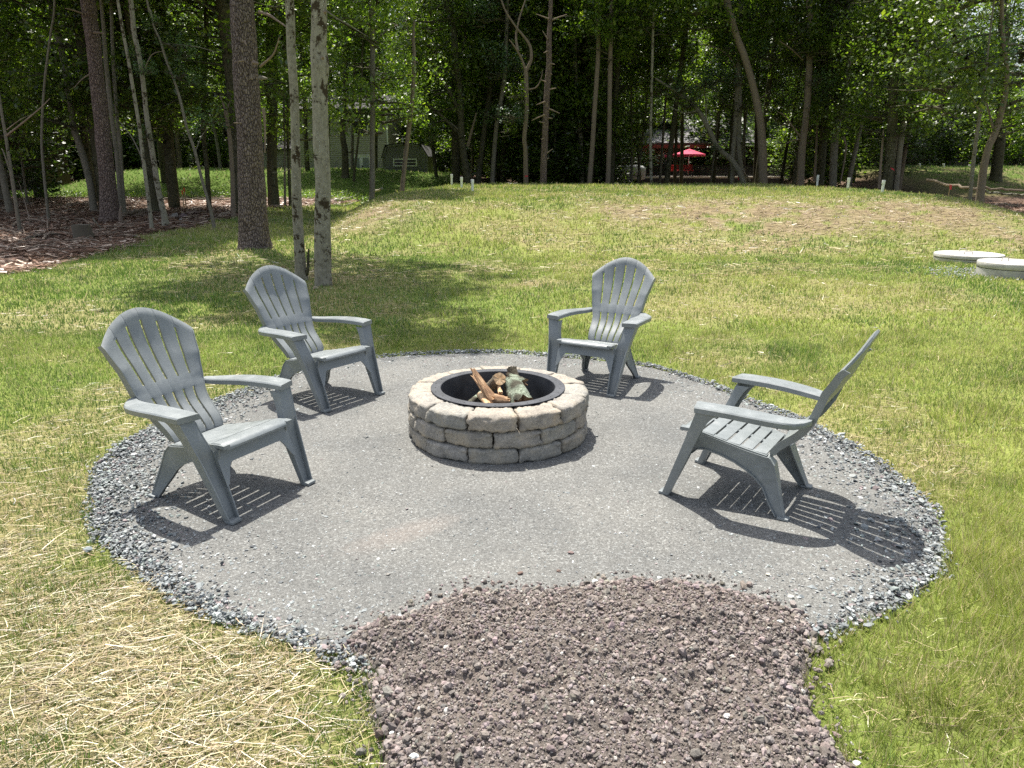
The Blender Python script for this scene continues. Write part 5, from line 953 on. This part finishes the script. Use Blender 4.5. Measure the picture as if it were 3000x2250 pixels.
# ------------------------------------------------------------------ chairs
def make_chair(label):
    root = thing("adirondack_chair", label, "chair", (0, 0, 0), 0, "grey plastic chairs round the fire pit")
    bs = M_plastic
    cz = np.array([.292, .33, .37, .42, .47, .545, .65, .75, .85, .955, 1.0]); cy = np.array([-.207, -.222, -.262, -.325, -.362, -.392, -.462, -.518, -.556, -.586, -.595])
    hz = np.array([.292, .36, .45, .50, .545, .60, .70, .80, 1.0]); hw = np.array([.160, .172, .186, .198, .220, .226, .250, .276, .300])
    from_z = lambda z: np.interp(z, cz, cy)
    def smooth_interp(z, xs, ys):
        return np.mean([np.interp(z + o, xs, ys) for o in (-.03, -.02, -.01, 0, .01, .02, .03)], 0)
    def ytop(x): return .955 - .145 * (abs(x) / .277) ** 1.9
    def surf(u, z, off=0.0):
        w = float(smooth_interp(z, hz, hw)); x = u * w; yc = float(smooth_interp(z, cz, cy)); dish = float(np.interp(z, [.29, .40, .545, .68, .82, .95], [.006, .02, .004, .045, .036, .02]))
        zt = ytop(x); e = max(0.0, 1 - (zt - z) / .035); roll = -.016 * e * e
        y = yc + dish * u * u + roll
        sl = (float(smooth_interp(z + .01, cz, cy)) - float(smooth_interp(z - .01, cz, cy))) / .02; nn = np.array([0, 1, -sl]); nn /= np.linalg.norm(nn)   # front normal
        return np.array([x, y, z]) + nn * off
    ub = [-1, -.655, -.325, 0, .325, .655, 1]; gap = .0066
    def zlimit(u):     # find z where z == ytop(u*hw(z))
        z = .95
        for _ in range(30): z = .5 * z + .5 * ytop(u * float(smooth_interp(z, hz, hw)))
        return z
    NU = 5; T = .015
    zfr = [.300, .33, .36, .385, .41, .43, .45, .47, .49, .502, .510, .514, .53, .545, .56, .576, .580, .59, .61, .64]; zrel = [.10, .2, .3, .4, .5, .6, .7, .8, .9, 1.0]; NZ = len(zfr) + len(zrel) + 4 - 1
    for i in range(6):
        V = []; us0, us1 = ub[i], ub[i + 1]
        for lay in (0, 1):
            for k in range(NZ + 1):
                for j in range(NU + 1):
                    u = us0 + (us1 - us0) * j / NU; zt = zlimit(u) - (.006 if lay else 0); z0 = .300 if (lay == 0) else .302; rim = zt - .052; zc = zfr + [.64 + (rim - .64) * q for q in zrel] + [rim + .004, rim + .02, rim + .036, zt]; z = zc[k] if k else z0; gf = .12 if (.512 < z < .578 or z > rim + .002) else (1.15 if z < .512 else 1.0)
                    p = surf(u, z, 0 if lay == 0 else -T); w = .225
                    if j == 0 and i > 0: p[0] += gap * gf * (0.8 + 0.4 * k / NZ)
                    if j == NU and i < 5: p[0] -= gap * gf * (0.8 + 0.4 * k / NZ)
                    if lay == 0 and (j in (0, NU)): p[1] -= .0022
                    V.append(p)
        F = []; n1 = NU + 1; L1 = (NZ + 1) * n1
        for k in range(NZ):
            for j in range(NU):
                a = k * n1 + j; F += [(a, a + 1, a + 1 + n1, a + n1), (L1 + a, L1 + a + n1, L1 + a + 1 + n1, L1 + a + 1)]
            for j, s_ in ((0, 1), (NU, -1)):
                a = k * n1 + j; F.append((a, a + n1, L1 + a + n1, L1 + a) if s_ > 0 else (a, L1 + a, L1 + a + n1, a + n1))
        for j in range(NU): a = NZ * n1 + j; F += [(a, a + 1, L1 + a + 1, L1 + a), (j, L1 + j, L1 + j + 1, j + 1)]
        mb = MB(); mb.add(V, F); mb.build("back_slat", bs, root, True)
    def band(name, zf0, zf1, off, T2=.008, nk=3, u0=-.97, u1=.97, nu=36):
        V = []
        for lay in (0, 1):
            for k in range(nk + 1):
                for j in range(nu + 1):
                    u = u0 + (u1 - u0) * j / nu; a_, b_ = zf0(u), zf1(u); z = a_ + (b_ - a_) * k / nk; V.append(surf(u, z, off - lay * T2))
        F = []; n1 = nu + 1; L1 = (nk + 1) * n1
        for k in range(nk):
            for j in range(nu): a = k * n1 + j; F += [(a, a + 1, a + 1 + n1, a + n1), (L1 + a, L1 + a + n1, L1 + a + 1 + n1, L1 + a + 1)]
        for j in range(nu): a = nk * n1 + j; F += [(a, a + 1, L1 + a + 1, L1 + a), (j, L1 + j, L1 + j + 1, j + 1)]
        for k in range(nk): a = k * n1; F += [(a, a + n1, L1 + a + n1, L1 + a), (a + nu, L1 + a + nu, L1 + a + nu + n1, a + nu + n1)]
        mb = MB(); mb.add(V, F); mb.build(name, bs, root, True)
    band("back_rail", lambda u: zlimit(u) - .062, lambda u: zlimit(u) - .008, -.0035, .012)
    band("back_rail", lambda u: .512, lambda u: .578, -.002, .012)
    band("back_rail", lambda u: .286, lambda u: .312, -.004, .014)
    # side flanges of the back
    for s_ in (-1, 1):
        V = []; K = 24
        for k in range(K + 1):
            z = .31 + (zlimit(1.0) - .31) * k / K; p = surf(s_ * 1.0, z); q = surf(s_ * 1.0, z, -.034 - .006 * math.sin(math.pi * k / K)); a = p + np.array([s_ * .0015, 0, 0]); b = q + np.array([s_ * .004, 0, 0]); V += [a, b, b - np.array([s_ * .006, 0, 0]), a - np.array([s_ * .006, 0, 0])]
        MB().loft([V[4 * k:4 * k + 4] for k in range(K + 1)]).build("back_edge", bs, root, True)
    # arms
    for s_ in (-1, 1):
        st = [(.146, .272, .383, .546, .030), (.13, .270, .386, .5475, .031), (.05, .268, .388, .549, .032), (-.06, .262, .386, .548, .032), (-.16, .255, .379, .543, .032), (-.24, .246, .366, .537, .032), (-.30, .236, .348, .532, .031), (-.345, .225, .325, .529, .030), (-.38, .214, .292, .530, .028), (-.405, .205, .255, .535, .024)]
        rings = []
        for (y, xi, xo, z, t) in st:
            dy = -.024 if y > .10 else 0
            c = .006; pr = [(xi, z - c), (xi + c, z), (xo - c, z), (xo, z - c), (xo, z - t + .003), (xo - .003, z - t), (xi + .003, z - t), (xi, z - t + .003)]
            sk = lambda x_: (x_ - xi) / (xo - xi)
            rings.append([(s_ * x_, y + dy * sk(x_), zz) for x_, zz in pr])
        MB().loft(rings).build("arm", bs, root, True)
        # front leg: outer plate, front web, inner flange, toe
        leg = MB()
        yf = lambda z: .302 - .186 * (z / .52); xo = lambda z: np.interp(z, [0, .33, .52], [.296, .335, .372]); xi = lambda z: np.interp(z, [0, .2, .33, .40, .52], [.232, .226, .236, .262, .282])
        zs = [.0, .05, .12, .20, .28, .33, .36, .42, .47, .50, .525]
        dep = lambda z: np.interp(z, [0, .2, .4, .46, .50, .525], [.040, .052, .064, .072, .095, .14])
        leg.loft([[(s_ * xo(z), yf(z), z), (s_ * (xo(z) - .008), yf(z), z), (s_ * (xo(z) - .008), yf(z) - dep(z), z), (s_ * xo(z), yf(z) - dep(z), z)] for z in zs])
        rec = lambda z: np.interp(z, [0, .30, .36], [.028, .028, .0015])
        leg.loft([[(s_ * (xo(z) - .007), yf(z) - rec(z), z), (s_ * (xi(z) + .002), yf(z) - rec(z), z), (s_ * (xi(z) + .002), yf(z) - rec(z) - .007, z), (s_ * (xo(z) - .007), yf(z) - rec(z) - .007, z)] for z in zs])
        leg.loft([[(s_ * xi(z), yf(z), z), (s_ * (xi(z) + .007), yf(z), z), (s_ * (xi(z) + .007), yf(z) - dep(z) * .8, z), (s_ * xi(z), yf(z) - dep(z) * .8, z)] for z in zs[:10]])
        leg.build("front_leg", bs, root, False, 0.002)
        MB().box((min(s_ * .238, s_ * .298), .262, .0), (max(s_ * .238, s_ * .298), .318, .016)).build("foot", bs, root, False, 0.004)
        # side rail and rear leg
        prof = [(.205, .352), (.16, .362), (.09, .352), (.0, .330), (-.10, .306), (-.18, .292), (-.222, .285), (-.245, .255), (-.268, .19), (-.298, .10), (-.330, .016), (-.338, .0), (-.286, .0), (-.242, .06), (-.198, .125), (-.158, .168), (-.11, .203), (-.05, .234), (.03, .262), (.10, .276), (.14, .272), (.165, .245), (.188, .235)]
        sx_ = lambda y, z: np.interp(y, [-.34, -.22, .2], [.222, .196, .236]) + .028 * sstep(.26, .0, z) * (y < -.2) - .0
        mb = MB(); A = [(s_ * sx_(y, z), y, z) for y, z in prof]; B = [(s_ * (sx_(y, z) - .008), y, z) for y, z in prof]; n = len(prof)
        # triangulate the concave profile by strips: top chain vs bottom chain
        top = list(range(0, 12)); bot = list(range(n - 1, 11, -1)); F = []
        i_, j_ = 0, 0
        while i_ < len(top) - 1 or j_ < len(bot) - 1:
            if j_ == len(bot) - 1 or (i_ < len(top) - 1 and (i_ / (len(top) - 1) <= j_ / (len(bot) - 1))): F.append((top[i_], top[i_ + 1], bot[j_])); i_ += 1
            else: F.append((top[i_], bot[j_ + 1], bot[j_])); j_ += 1
        F2 = [tuple(k + n for k in reversed(f)) for f in F]; mb.add(A + B, F + F2 + [(k, (k + 1) % n, (k + 1) % n + n, k + n) for k in range(n)])
        # outward lip along the lower edge and the rear web of the back leg
        low = [(.188, .235), (.165, .245), (.14, .272), (.10, .276), (.03, .262), (-.05, .234), (-.11, .203), (-.158, .168), (-.198, .125), (-.242, .06), (-.286, .0)]
        mb.loft([[(s_ * (sx_(y, z) + .010), y, z), (s_ * (sx_(y, z) - .010), y, z), (s_ * (sx_(y, z) - .010), y - .003, z + .007), (s_ * (sx_(y, z) + .010), y - .003, z + .007)] for y, z in low])
        rear = [(-.212, .290, .06), (-.245, .255, .075), (-.268, .19, .068), (-.298, .10, .05), (-.336, .0, .032)]
        mb.loft([[(s_ * (sx_(y, z) + .002), y - .002, z), (s_ * (sx_(y, z) - w_), y + .004, z), (s_ * (sx_(y, z) - w_), y + .012, z), (s_ * (sx_(y, z) + .002), y + .006, z)] for y, z, w_ in rear])
        mb.build("side_rail", bs, root, False, 0)
        xa = .222 + .028; MB().box((min(s_ * (xa - .035), s_ * (xa + .012)), -.352, 0), (max(s_ * (xa - .035), s_ * (xa + .012)), -.296, .012)).build("foot", bs, root, False, 0.004)
    # front apron
    N_ = 28; V = []
    for lay in (0, .010):
        for k in range(N_ + 1):
            x = -.240 + .480 * k / N_; ax = abs(x); zb = .272 - .105 * sstep(.165, .236, ax); zt = .345
            for z in (zt, (zt + zb) / 2, zb): V.append((x, .302 - .186 * (z / .52) - .001 - lay + .004, z))
    F = []; L1 = (N_ + 1) * 3
    for k in range(N_):
        for r_ in (0, 1): a = k * 3 + r_; F += [(a, a + 1, a + 4, a + 3), (L1 + a, L1 + a + 3, L1 + a + 4, L1 + a + 1)]
        a = k * 3; F += [(a, a + 3, L1 + a + 3, L1 + a), (a + 2, L1 + a + 2, L1 + a + 5, a + 5)]
    mb = MB(); mb.add(V, F); mb.build("apron", bs, root, True)
    # seat slats: a waterfall front slat and five flat ones
    def slat(secs, xw0, xw1, t=.010):
        rings = [];
        X = [-1, -.97, -.5, 0, .5, .97, 1]
        pts = [np.array(s) for s in secs]; n = len(pts); mb = MB(); V = []
        for lay in (0, 1):
            for i, (y, z) in enumerate(pts):
                d = pts[min(i + 1, n - 1)] - pts[max(i - 1, 0)]; d = d / np.linalg.norm(d); nn = np.array([-d[1], d[0]]); nn = nn if nn[1] > 0 or nn[0] > 0.5 else -nn
                w = xw0 + (xw1 - xw0) * i / (n - 1)
                for q in X: e = .002 if (lay == 0 and (abs(q) == 1 or i in (0, n - 1))) else 0; V.append((q * w, y - nn[0] * (lay * t + e), z - nn[1] * (lay * t + e) - .003 * math.cos(q * 1.57) * 0))
        m_ = len(X); L1 = n * m_; F = []
        for i in range(n - 1):
            for j in range(m_ - 1): a = i * m_ + j; F += [(a, a + m_, a + m_ + 1, a + 1), (L1 + a, L1 + a + 1, L1 + a + m_ + 1, L1 + a + m_)]
            for j in (0, m_ - 1): a = i * m_ + j; F.append((a, L1 + a, L1 + a + m_, a + m_))
        for j in range(m_ - 1): a = j; F.append((a, a + 1, L1 + a + 1, L1 + a)); a = (n - 1) * m_ + j; F.append((a, L1 + a, L1 + a + 1, a + 1))
        mb.add(V, F); return mb
    slat([(.244, .351), (.243, .362), (.236, .372), (.222, .379), (.200, .382), (.172, .380), (.140, .375)], .217, .220).build("seat_slat", bs, root, True)
    ys = [.130, .062, -.006, -.072, -.136, -.205]; zq = lambda y: np.interp(y, [-.22, -.13, 0, .13, .2], [.296, .312, .340, .373, .382])
    for i in range(5):
        a, b = ys[i], ys[i + 1] + .009; wa = np.interp(a, [-.2, .2], [.176, .224]); wb = np.interp(b, [-.2, .2], [.176, .224])
        slat([(a, zq(a) - .001), ((a + b) / 2, zq((a + b) / 2)), (b, zq(b) + .002)], wa, wb).build("seat_slat", bs, root, True)
    rib = MB()
    for x0, x1 in ((-.014, .014), (-.226, -.196), (.196, .226)):
        yy = [.243, .20, .13, .06, 0, -.07, -.14, -.20]
        if x0 > -.1 and x1 < .1: rib.loft([[(x0, y, zq(y) - .004 if y < .24 else .348), (x1, y, zq(y) - .004 if y < .24 else .348), (x1, y, zq(y) - .022), (x0, y, zq(y) - .022)] for y in yy])
        else:
            s_ = -1 if x0 < 0 else 1; rib.loft([[(s_ * (np.interp(y, [-.2, .2], [.148, .196])), y, zq(y) - .004), (s_ * (np.interp(y, [-.2, .2], [.190, .234])), y, zq(y) - .004), (s_ * (np.interp(y, [-.2, .2], [.190, .234])), y, zq(y) - .022), (s_ * (np.interp(y, [-.2, .2], [.148, .196])), y, zq(y) - .022)] for y in yy])
    rib.build("seat_frame", bs, root)
    return root
CH = [("grey plastic adirondack chair nearest the camera on the left, facing the fire pit", -1.5133, 3.7534, -27.44), ("grey plastic adirondack chair farther back on the left, in front of the beeches", -1.4146, 5.5224, -35.79),
      ("grey plastic adirondack chair behind the fire pit on the right, facing the camera", 0.6755, 5.8923, -120.30), ("grey plastic adirondack chair on the right seen from behind with long shadow", 1.2175, 3.7935, 146.13)]
ch0 = make_chair(CH[0][0])
for i, (lab, x, y, ph) in enumerate(CH):
    o = ch0 if i == 0 else copy_tree(ch0); o['label'] = lab; o.location = (x, y, 0.002); o.rotation_euler = (0, 0, math.radians(ph - 90))

# ------------------------------------------------------------------ houses
def vsiding(name, col):
    m = mat(name, col, 0.6, 0.3); q = noise(m, coords(m), 1.5, 3); setc(m, mix(m, 1.0, col, ramp(m, q, [(0.3, (0.9, 0.9, 0.9)), (0.7, (1.08, 1.08, 1.06))]), 'MULTIPLY')); return m
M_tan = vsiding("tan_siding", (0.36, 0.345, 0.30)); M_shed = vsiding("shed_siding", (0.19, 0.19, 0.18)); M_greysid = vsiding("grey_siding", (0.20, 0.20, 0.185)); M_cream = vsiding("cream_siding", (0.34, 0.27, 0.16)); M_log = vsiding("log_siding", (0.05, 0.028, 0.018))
M_trim = mat("white_trim", (0.72, 0.73, 0.72), 0.5); M_glass = mat("window_glass", (0.03, 0.035, 0.035), 0.08, 0.8); M_glassl = mat("blind_glass", (0.22, 0.25, 0.24), 0.15, 0.6); M_redw = mat("red_stain", (0.16, 0.035, 0.025), 0.7)
M_shingle = mat("grey_shingle", (0.25, 0.24, 0.25), 0.9); m = M_shingle; br_ = N(m, "TexBrick"); br_.inputs['Scale'].default_value = 3; br_.inputs['Color1'].default_value = (.26, .25, .26, 1); br_.inputs['Color2'].default_value = (.19, .18, .19, 1); br_.inputs['Mortar'].default_value = (.1, .1, .1, 1); L(m, coords(m), br_.inputs[0]); setc(m, br_.outputs[0])
M_shingle2 = mat('dark_shingle', (0.045, 0.043, 0.043), 0.95)
M_umb = mat("red_canvas", (0.60, 0.05, 0.11), 0.8); M_redch = mat("red_cushion", (0.55, 0.02, 0.02), 0.8); M_deckw = mat("deck_board_edge", (0.62, 0.58, 0.5), 0.7); M_blackm = mat("black_metal", (0.02, 0.02, 0.02), 0.5); M_white = mat("white_enamel", (0.42, 0.42, 0.42), 0.4)
def siding(x0, x1, z0, z1, y, pitch, parent, m_, name="wall", depth=5.0):
    """clapboards facing -y as one mesh, on a solid body behind"""
    mb = MB(); mb.box((x0, y + .03, z0), (x1, y + depth, z1)); z = z0; n = int((z1 - z0) / pitch)
    for i in range(n):
        a = z0 + i * pitch; mb.add([(x0, y, a), (x1, y, a), (x1, y + .028, a + pitch), (x0, y + .028, a + pitch), (x0, y + .03, a), (x1, y + .03, a)], [(0, 1, 2, 3), (4, 5, 1, 0)])
    return mb.build(name, m_, parent)
def window(x0, x1, z0, z1, y, parent, bars=1, glass=None, horiz=0, t=.08, name="window", frame=None):
    mb = MB(); 
    for a, b in (((x0 - t, y - .05, z0 - t), (x0, y, z1 + t)), ((x1, y - .05, z0 - t), (x1 + t, y, z1 + t)), ((x0, y - .05, z0 - t), (x1, y, z0)), ((x0, y - .05, z1), (x1, y, z1 + t))): mb.box(a, b)
    for k in range(bars): xm = x0 + (x1 - x0) * (k + 1) / (bars + 1); mb.box((xm - t / 2, y - .045, z0), (xm + t / 2, y - .005, z1))
    for k in range(horiz): zm = z0 + (z1 - z0) * (k + 1) / (horiz + 1); mb.box((x0, y - .04, zm - t / 4), (x1, y - .01, zm + t / 4))
    w = mb.build(name, frame or M_trim, parent); g = MB().box((x0, y - .02, z0), (x1, y - .012, z1)).build("pane", glass or M_glass, w); return w
def X(u, Y): return (u - 1500) / FPX * Y / math.cos(PITCH) * 1.0
def lx(u, v, Y): return at(u, v, Y)[0]
def lz(u, v, Y): return at(u, v, Y)[2]
# tan two-storey house
Y = 58.0; h1 = thing("tan_house", "tan clapboard two-storey house behind the trees at left", "house", (lx(1050, 480, Y), Y, 0.6)); ox, oy, oz = h1.location
cx = lambda u: lx(u, 450, Y) - ox; zz_ = lambda v: lz(1050, v, Y) - oz
siding(cx(880), cx(1137), -0.6, zz_(325), 0, 0.15, h1, M_tan, depth=8); siding(cx(700), cx(879), -0.6, zz_(440), 0.6, 0.15, h1, M_tan, depth=7)
MB().prism([(cx(690), 0.3, zz_(440)), (cx(880), 0.3, zz_(440)), (cx(880), 4, zz_(395)), (cx(690), 4, zz_(395))], (0, 0, .12)).build("lower_roof", M_shingle2, h1)
MB().prism([(cx(870), -.4, zz_(325)), (cx(1147), -.4, zz_(325)), (cx(1147), 4, zz_(270)), (cx(870), 4, zz_(270))], (0, 0, .15)).build("roof", M_shingle2, h1)
MB().box((cx(1135), -.02, -.6), (cx(1139), .1, zz_(325))).build("corner_trim", M_trim, h1)
window(cx(1036), cx(1079), zz_(391), zz_(355), -.01, h1, 1, M_glass, t=.07); window(cx(899), cx(916), zz_(457), zz_(444), .59, h1, 0, M_glass, t=.07)
d_ = window(cx(1032), cx(1082), zz_(505), zz_(456), -.01, h1, 0, M_trim, t=.07, name="patio_door")
for a, b in ((1035, 1052), (1062, 1079)): MB().box((cx(a), -.05, zz_(500)), (cx(b), -.035, zz_(462))).build("door_pane", M_glassl, d_)
MB().box((cx(1059), -.09, zz_(490)), (cx(1061), -.05, zz_(484))).build("handle", M_blackm, d_)
dk = thing("deck_railing", "red-brown topped deck railing in front of the tan house", "railing", (lx(1050, 500, 53), 53, 1.0)); dx0, dz0 = dk.location.x, dk.location.z
ax_ = lambda u: lx(u, 500, 53) - dx0; az_ = lambda v: lz(1050, v, 53) - dz0
MB().box((ax_(860), -.06, az_(503)), (ax_(1124), .06, az_(498))).build("top_rail", M_redw, dk)
mb = MB(); 
for k in range(60): xx = ax_(862) + (ax_(1122) - ax_(862)) * k / 59; mb.box((xx - .02, -.02, az_(530)), (xx + .02, .02, az_(503)))
mb.build("baluster", M_trim, dk, kind='stuff'); MB().box((ax_(860), -.05, az_(545)), (ax_(1124), 3.5, az_(530))).build("deck_edge", M_redw, dk)
# gambrel shed
Y = 50.0; sh = thing("garden_shed", "grey gambrel-roofed shed with a wide low window beside the tan house", "shed", (lx(1188, 520, Y), Y, lz(1188, 526, Y))); ox, oy, oz = sh.location
cx = lambda u: lx(u, 480, Y) - ox; zz_ = lambda v: lz(1188, v, Y) - oz
gp = [(1122, 528), (1122, 462), (1133, 428), (1186, 420), (1234, 427), (1252, 458), (1254, 528)]
A = [(cx(u), 0, zz_(v)) for u, v in gp]; MB().prism(A, (0, 5, 0)).build("wall", M_shed, sh)
mb = MB()
for i in range(18):
    v0 = 526 - i * 5.6
    if v0 < 432: break
    wl = np.interp(v0, [428, 462, 528], [1134, 1123, 1123]); wr_ = np.interp(v0, [427, 458, 528], [1233, 1251, 1253]); a, b = zz_(v0), zz_(v0 - 5.6)
    mb.add([(cx(wl), -.03, a), (cx(wr_), -.03, a), (cx(wr_), -.003, b), (cx(wl), -.003, b), (cx(wl), 0, a), (cx(wr_), 0, a)], [(0, 1, 2, 3), (4, 5, 1, 0)])
mb.build("siding", M_shed, sh)
for (a, b) in ((1, 2), (2, 3), (3, 4), (4, 5)):
    p0, p1 = np.array(A[a]), np.array(A[b]); e = (p1 - p0) / np.linalg.norm(p1 - p0); nn = np.array([-e[2], 0, e[0]]); p0 = p0 - e * .05; p1 = p1 + e * .05
    MB().prism([p0 + nn * .02 + [0, -.12, 0], p1 + nn * .02 + [0, -.12, 0], p1 + nn * .02 + [0, 5.1, 0], p0 + nn * .02 + [0, 5.1, 0]], tuple(nn * .06)).build("roof_panel", M_shingle2, sh)
    MB().prism([p0 - nn * .07 + [0, -.10, 0], p1 - nn * .07 + [0, -.10, 0], p1 + nn * .019 + [0, -.10, 0], p0 + nn * .019 + [0, -.10, 0]], (0, .06, 0)).build("rake_trim", M_greysid, sh)
for u in (1121, 1251): MB().box((cx(u), -.05, zz_(528)), (cx(u + 3), .02, zz_(460))).build("corner_trim", M_greysid, sh)
window(cx(1156), cx(1219), zz_(484), zz_(468), -.03, sh, 0, M_glass, 1, .07)
# house with red umbrella
Y = 60.0; h2 = thing("grey_roof_house", "house with big grey shingle roof and red-trimmed porch seen through the trees", "house", (lx(2050, 500, Y), Y, 0.6)); ox, oy, oz = h2.location
cx = lambda u: lx(u, 450, Y) - ox; zz_ = lambda v: lz(2050, v, Y) - oz
siding(cx(1860), cx(2290), -.6, zz_(425), 2.5, .16, h2, M_cream, depth=6)
MB().prism([(cx(1850), 0, zz_(424)), (cx(2300), 0, zz_(424)), (cx(2300), 7.5, zz_(318)), (cx(1850), 7.5, zz_(318))], (0, 0, .15)).build("roof", M_shingle, h2)
MB().box((cx(1850), -.08, zz_(434)), (cx(2085), .05, zz_(424))).build("fascia", M_redw, h2); MB().box((cx(2086), -.08, zz_(428)), (cx(2300), .05, zz_(424))).build("gutter", M_trim, h2)
MB().prism([(cx(1925), 3.0, zz_(352)), (cx(1966), 3.0, zz_(352)), (cx(1966), 3.0, zz_(334)), (cx(1935), 3.0, zz_(334))], (0, .5, 0)).build("skylight", M_white, h2)
for a, b in ((1965, 1992), (2052, 2080), (2200, 2225)): window(cx(a), cx(b), zz_(488), zz_(452), 2.47, h2, 1, M_glass, 1, .12)
MB().box((cx(1997), 2.35, zz_(520)), (cx(2001), 2.45, zz_(440))).build("post", M_trim, h2); MB().box((cx(2021), 2.35, zz_(520)), (cx(2025), 2.45, zz_(440))).build("post", M_trim, h2)
dk = thing("porch_deck", "raised deck with black railing in front of the grey-roofed house", "deck", (lx(2000, 518, 56), 56, gz(13, 56))); ox, oy, oz = dk.location
cx = lambda u: lx(u, 500, 56) - ox; zz_ = lambda v: lz(2000, v, 56) - oz
MB().box((cx(1880), 0, zz_(522)), (cx(2300), 4, zz_(517))).build("floor_edge", M_deckw, dk); MB().box((cx(1880), .1, -.1), (cx(2300), .2, zz_(522) - .01)).build("skirt", M_blackm, dk)
MB().box((cx(1885), -.03, zz_(487)), (cx(2295), .03, zz_(485))).build("top_rail", M_blackm, dk); mb = MB()
for k in range(150): xx = cx(1885) + (cx(2295) - cx(1885)) * k / 149; mb.box((xx - .012, -.012, zz_(517)), (xx + .012, .012, zz_(487)))
mb.build("baluster", M_blackm, dk, kind='stuff')
um = thing("patio_umbrella", "red patio umbrella open over the deck of the grey-roofed house", "umbrella", (lx(2015, 518, 57.5), 57.5, lz(2015, 517, 57.5))); oz = um.location.z; hz_ = lz(2015, 441, 57.5) - oz; he = lz(2015, 452, 57.5) - oz
cc_ = [(0, 0, hz_ + .12)] + [(1.2 * math.cos(a), 1.2 * math.sin(a), he) for a in np.linspace(0, 2 * math.pi, 9)[:-1]] + [(1.2 * math.cos(a), 1.2 * math.sin(a), he - .14) for a in np.linspace(0, 2 * math.pi, 9)[:-1]]
for k in range(8):
    a, b = 1 + k, 1 + (k + 1) % 8; MB().add([cc_[0], cc_[a], cc_[b], cc_[b + 8], cc_[a + 8]], [(0, 1, 2), (1, 4, 3, 2)]).build("canopy_panel", M_umb, um)
MB().tube([(0, 0, 0), (0, 0, hz_ + .15)], .03, 8).build("pole", M_trim, um, True)
for k, (u, lab) in enumerate(((1975, "left red-cushioned deck bench behind the railing"), (2015, "right red-cushioned deck bench behind the railing"))):
    b_ = thing("deck_bench", lab, "bench", (lx(u, 505, 56.8), 56.8, lz(u, 517, 56.8)))
    MB().box((-.42, 0, .38), (.42, .5, .46)).build("seat", M_redch, b_, bevel=.02); MB().box((-.42, .5, .46), (.42, .58, .80)).build("backrest", M_redch, b_, bevel=.02)
    for sx2 in (-.38, .34):
        for sy2 in (.02, .5): MB().box((sx2, sy2, 0), (sx2 + .04, sy2 + .04, .38)).build("leg", M_blackm, b_)
tk = thing("propane_tank", "white rounded tank half hidden behind the trunks left of the deck", "tank", (lx(1852, 525, 55), 55, lz(1852, 531, 55)))
MB().loft([[(0.95 * k_ * math.cos(a) * (1), .5 * k_ * math.sin(a), z) for a in np.linspace(0, 2 * math.pi, 25)[:-1]] for k_, z in ((.9, .1), (1, .2), (1, .7), (.95, .9), (.75, 1.05), (.3, 1.12))]).build("shell", M_white, tk, True)
for x_ in (-.5, .4): MB().box((x_, -.1, 0), (x_ + .1, .1, .12)).build("foot", M_blackm, tk)
# far right house
Y = 66.0; h3 = thing("grey_house", "low grey-sided house with a garage door behind the right mound", "house", (lx(2880, 470, Y), Y, 1.6)); ox, oy, oz = h3.location
cx = lambda u: lx(u, 460, Y) - ox; zz_ = lambda v: lz(2880, v, Y) - oz
siding(cx(2690), cx(2978), -1, zz_(436), 0, .14, h3, M_greysid); siding(cx(2979), cx(3080), -1, zz_(400), -1.2, .14, h3, M_greysid)
MB().prism([(cx(2680), -.4, zz_(436)), (cx(2978), -.4, zz_(436)), (cx(2978), 4, zz_(408)), (cx(2680), 4, zz_(408))], (0, 0, .12)).build("roof", M_shingle, h3)
g_ = MB().box((cx(2984), -1.26, -1), (cx(3080), -1.21, zz_(448))).build("garage_door", M_glassl, h3)
for k in range(3): MB().box((cx(2986), -1.29, zz_(484 - k * 12)), (cx(3078), -1.262, zz_(474 - k * 12))).build("panel", M_glassl, g_)
MB().box((cx(2979), -1.27, -1), (cx(2984), -1.2, zz_(445))).build("door_trim", M_trim, h3)
# dark log cabin, far left
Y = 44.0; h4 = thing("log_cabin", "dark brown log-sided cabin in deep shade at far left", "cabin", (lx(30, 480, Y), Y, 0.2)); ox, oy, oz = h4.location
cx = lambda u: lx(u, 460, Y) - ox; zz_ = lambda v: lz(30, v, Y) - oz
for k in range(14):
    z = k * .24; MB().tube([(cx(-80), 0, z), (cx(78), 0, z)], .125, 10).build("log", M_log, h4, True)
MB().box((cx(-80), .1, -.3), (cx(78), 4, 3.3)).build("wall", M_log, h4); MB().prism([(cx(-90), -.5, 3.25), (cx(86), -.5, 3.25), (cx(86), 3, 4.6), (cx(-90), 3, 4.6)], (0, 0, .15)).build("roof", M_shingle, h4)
# pale driveway strips glimpsed through the trunks
for (u0, u1, v, Y) in ((1262, 1360, 528, 60), (1520, 1570, 527, 60), (1660, 1720, 527, 62), (2462, 2492, 520, 62)): pass
M_drive = mat("driveway_gravel", (0.62, 0.60, 0.55), 0.9)
xx = np.array([[-12, 68, .0], [30, 68, .0], [30, 74, .0], [-12, 74, .0]]); 
gx2 = np.linspace(-30, 60, 40); V = []; 
for y_ in (67.5, 73.5):
    for x_ in gx2: V.append((x_, y_, gz(x_, y_) + .03))
F = [(i, i + 1, i + 41, i + 40) for i in range(39)]; link("driveway", mesh_np("driveway", V, np.array(F), True, None, M_drive), kind='structure')

print("unique tris", sum(len(m_.polygons) * 2 if len(m_.polygons) and m_.polygons[0].loop_total == 4 else len(m_.polygons) for m_ in bpy.data.meshes))
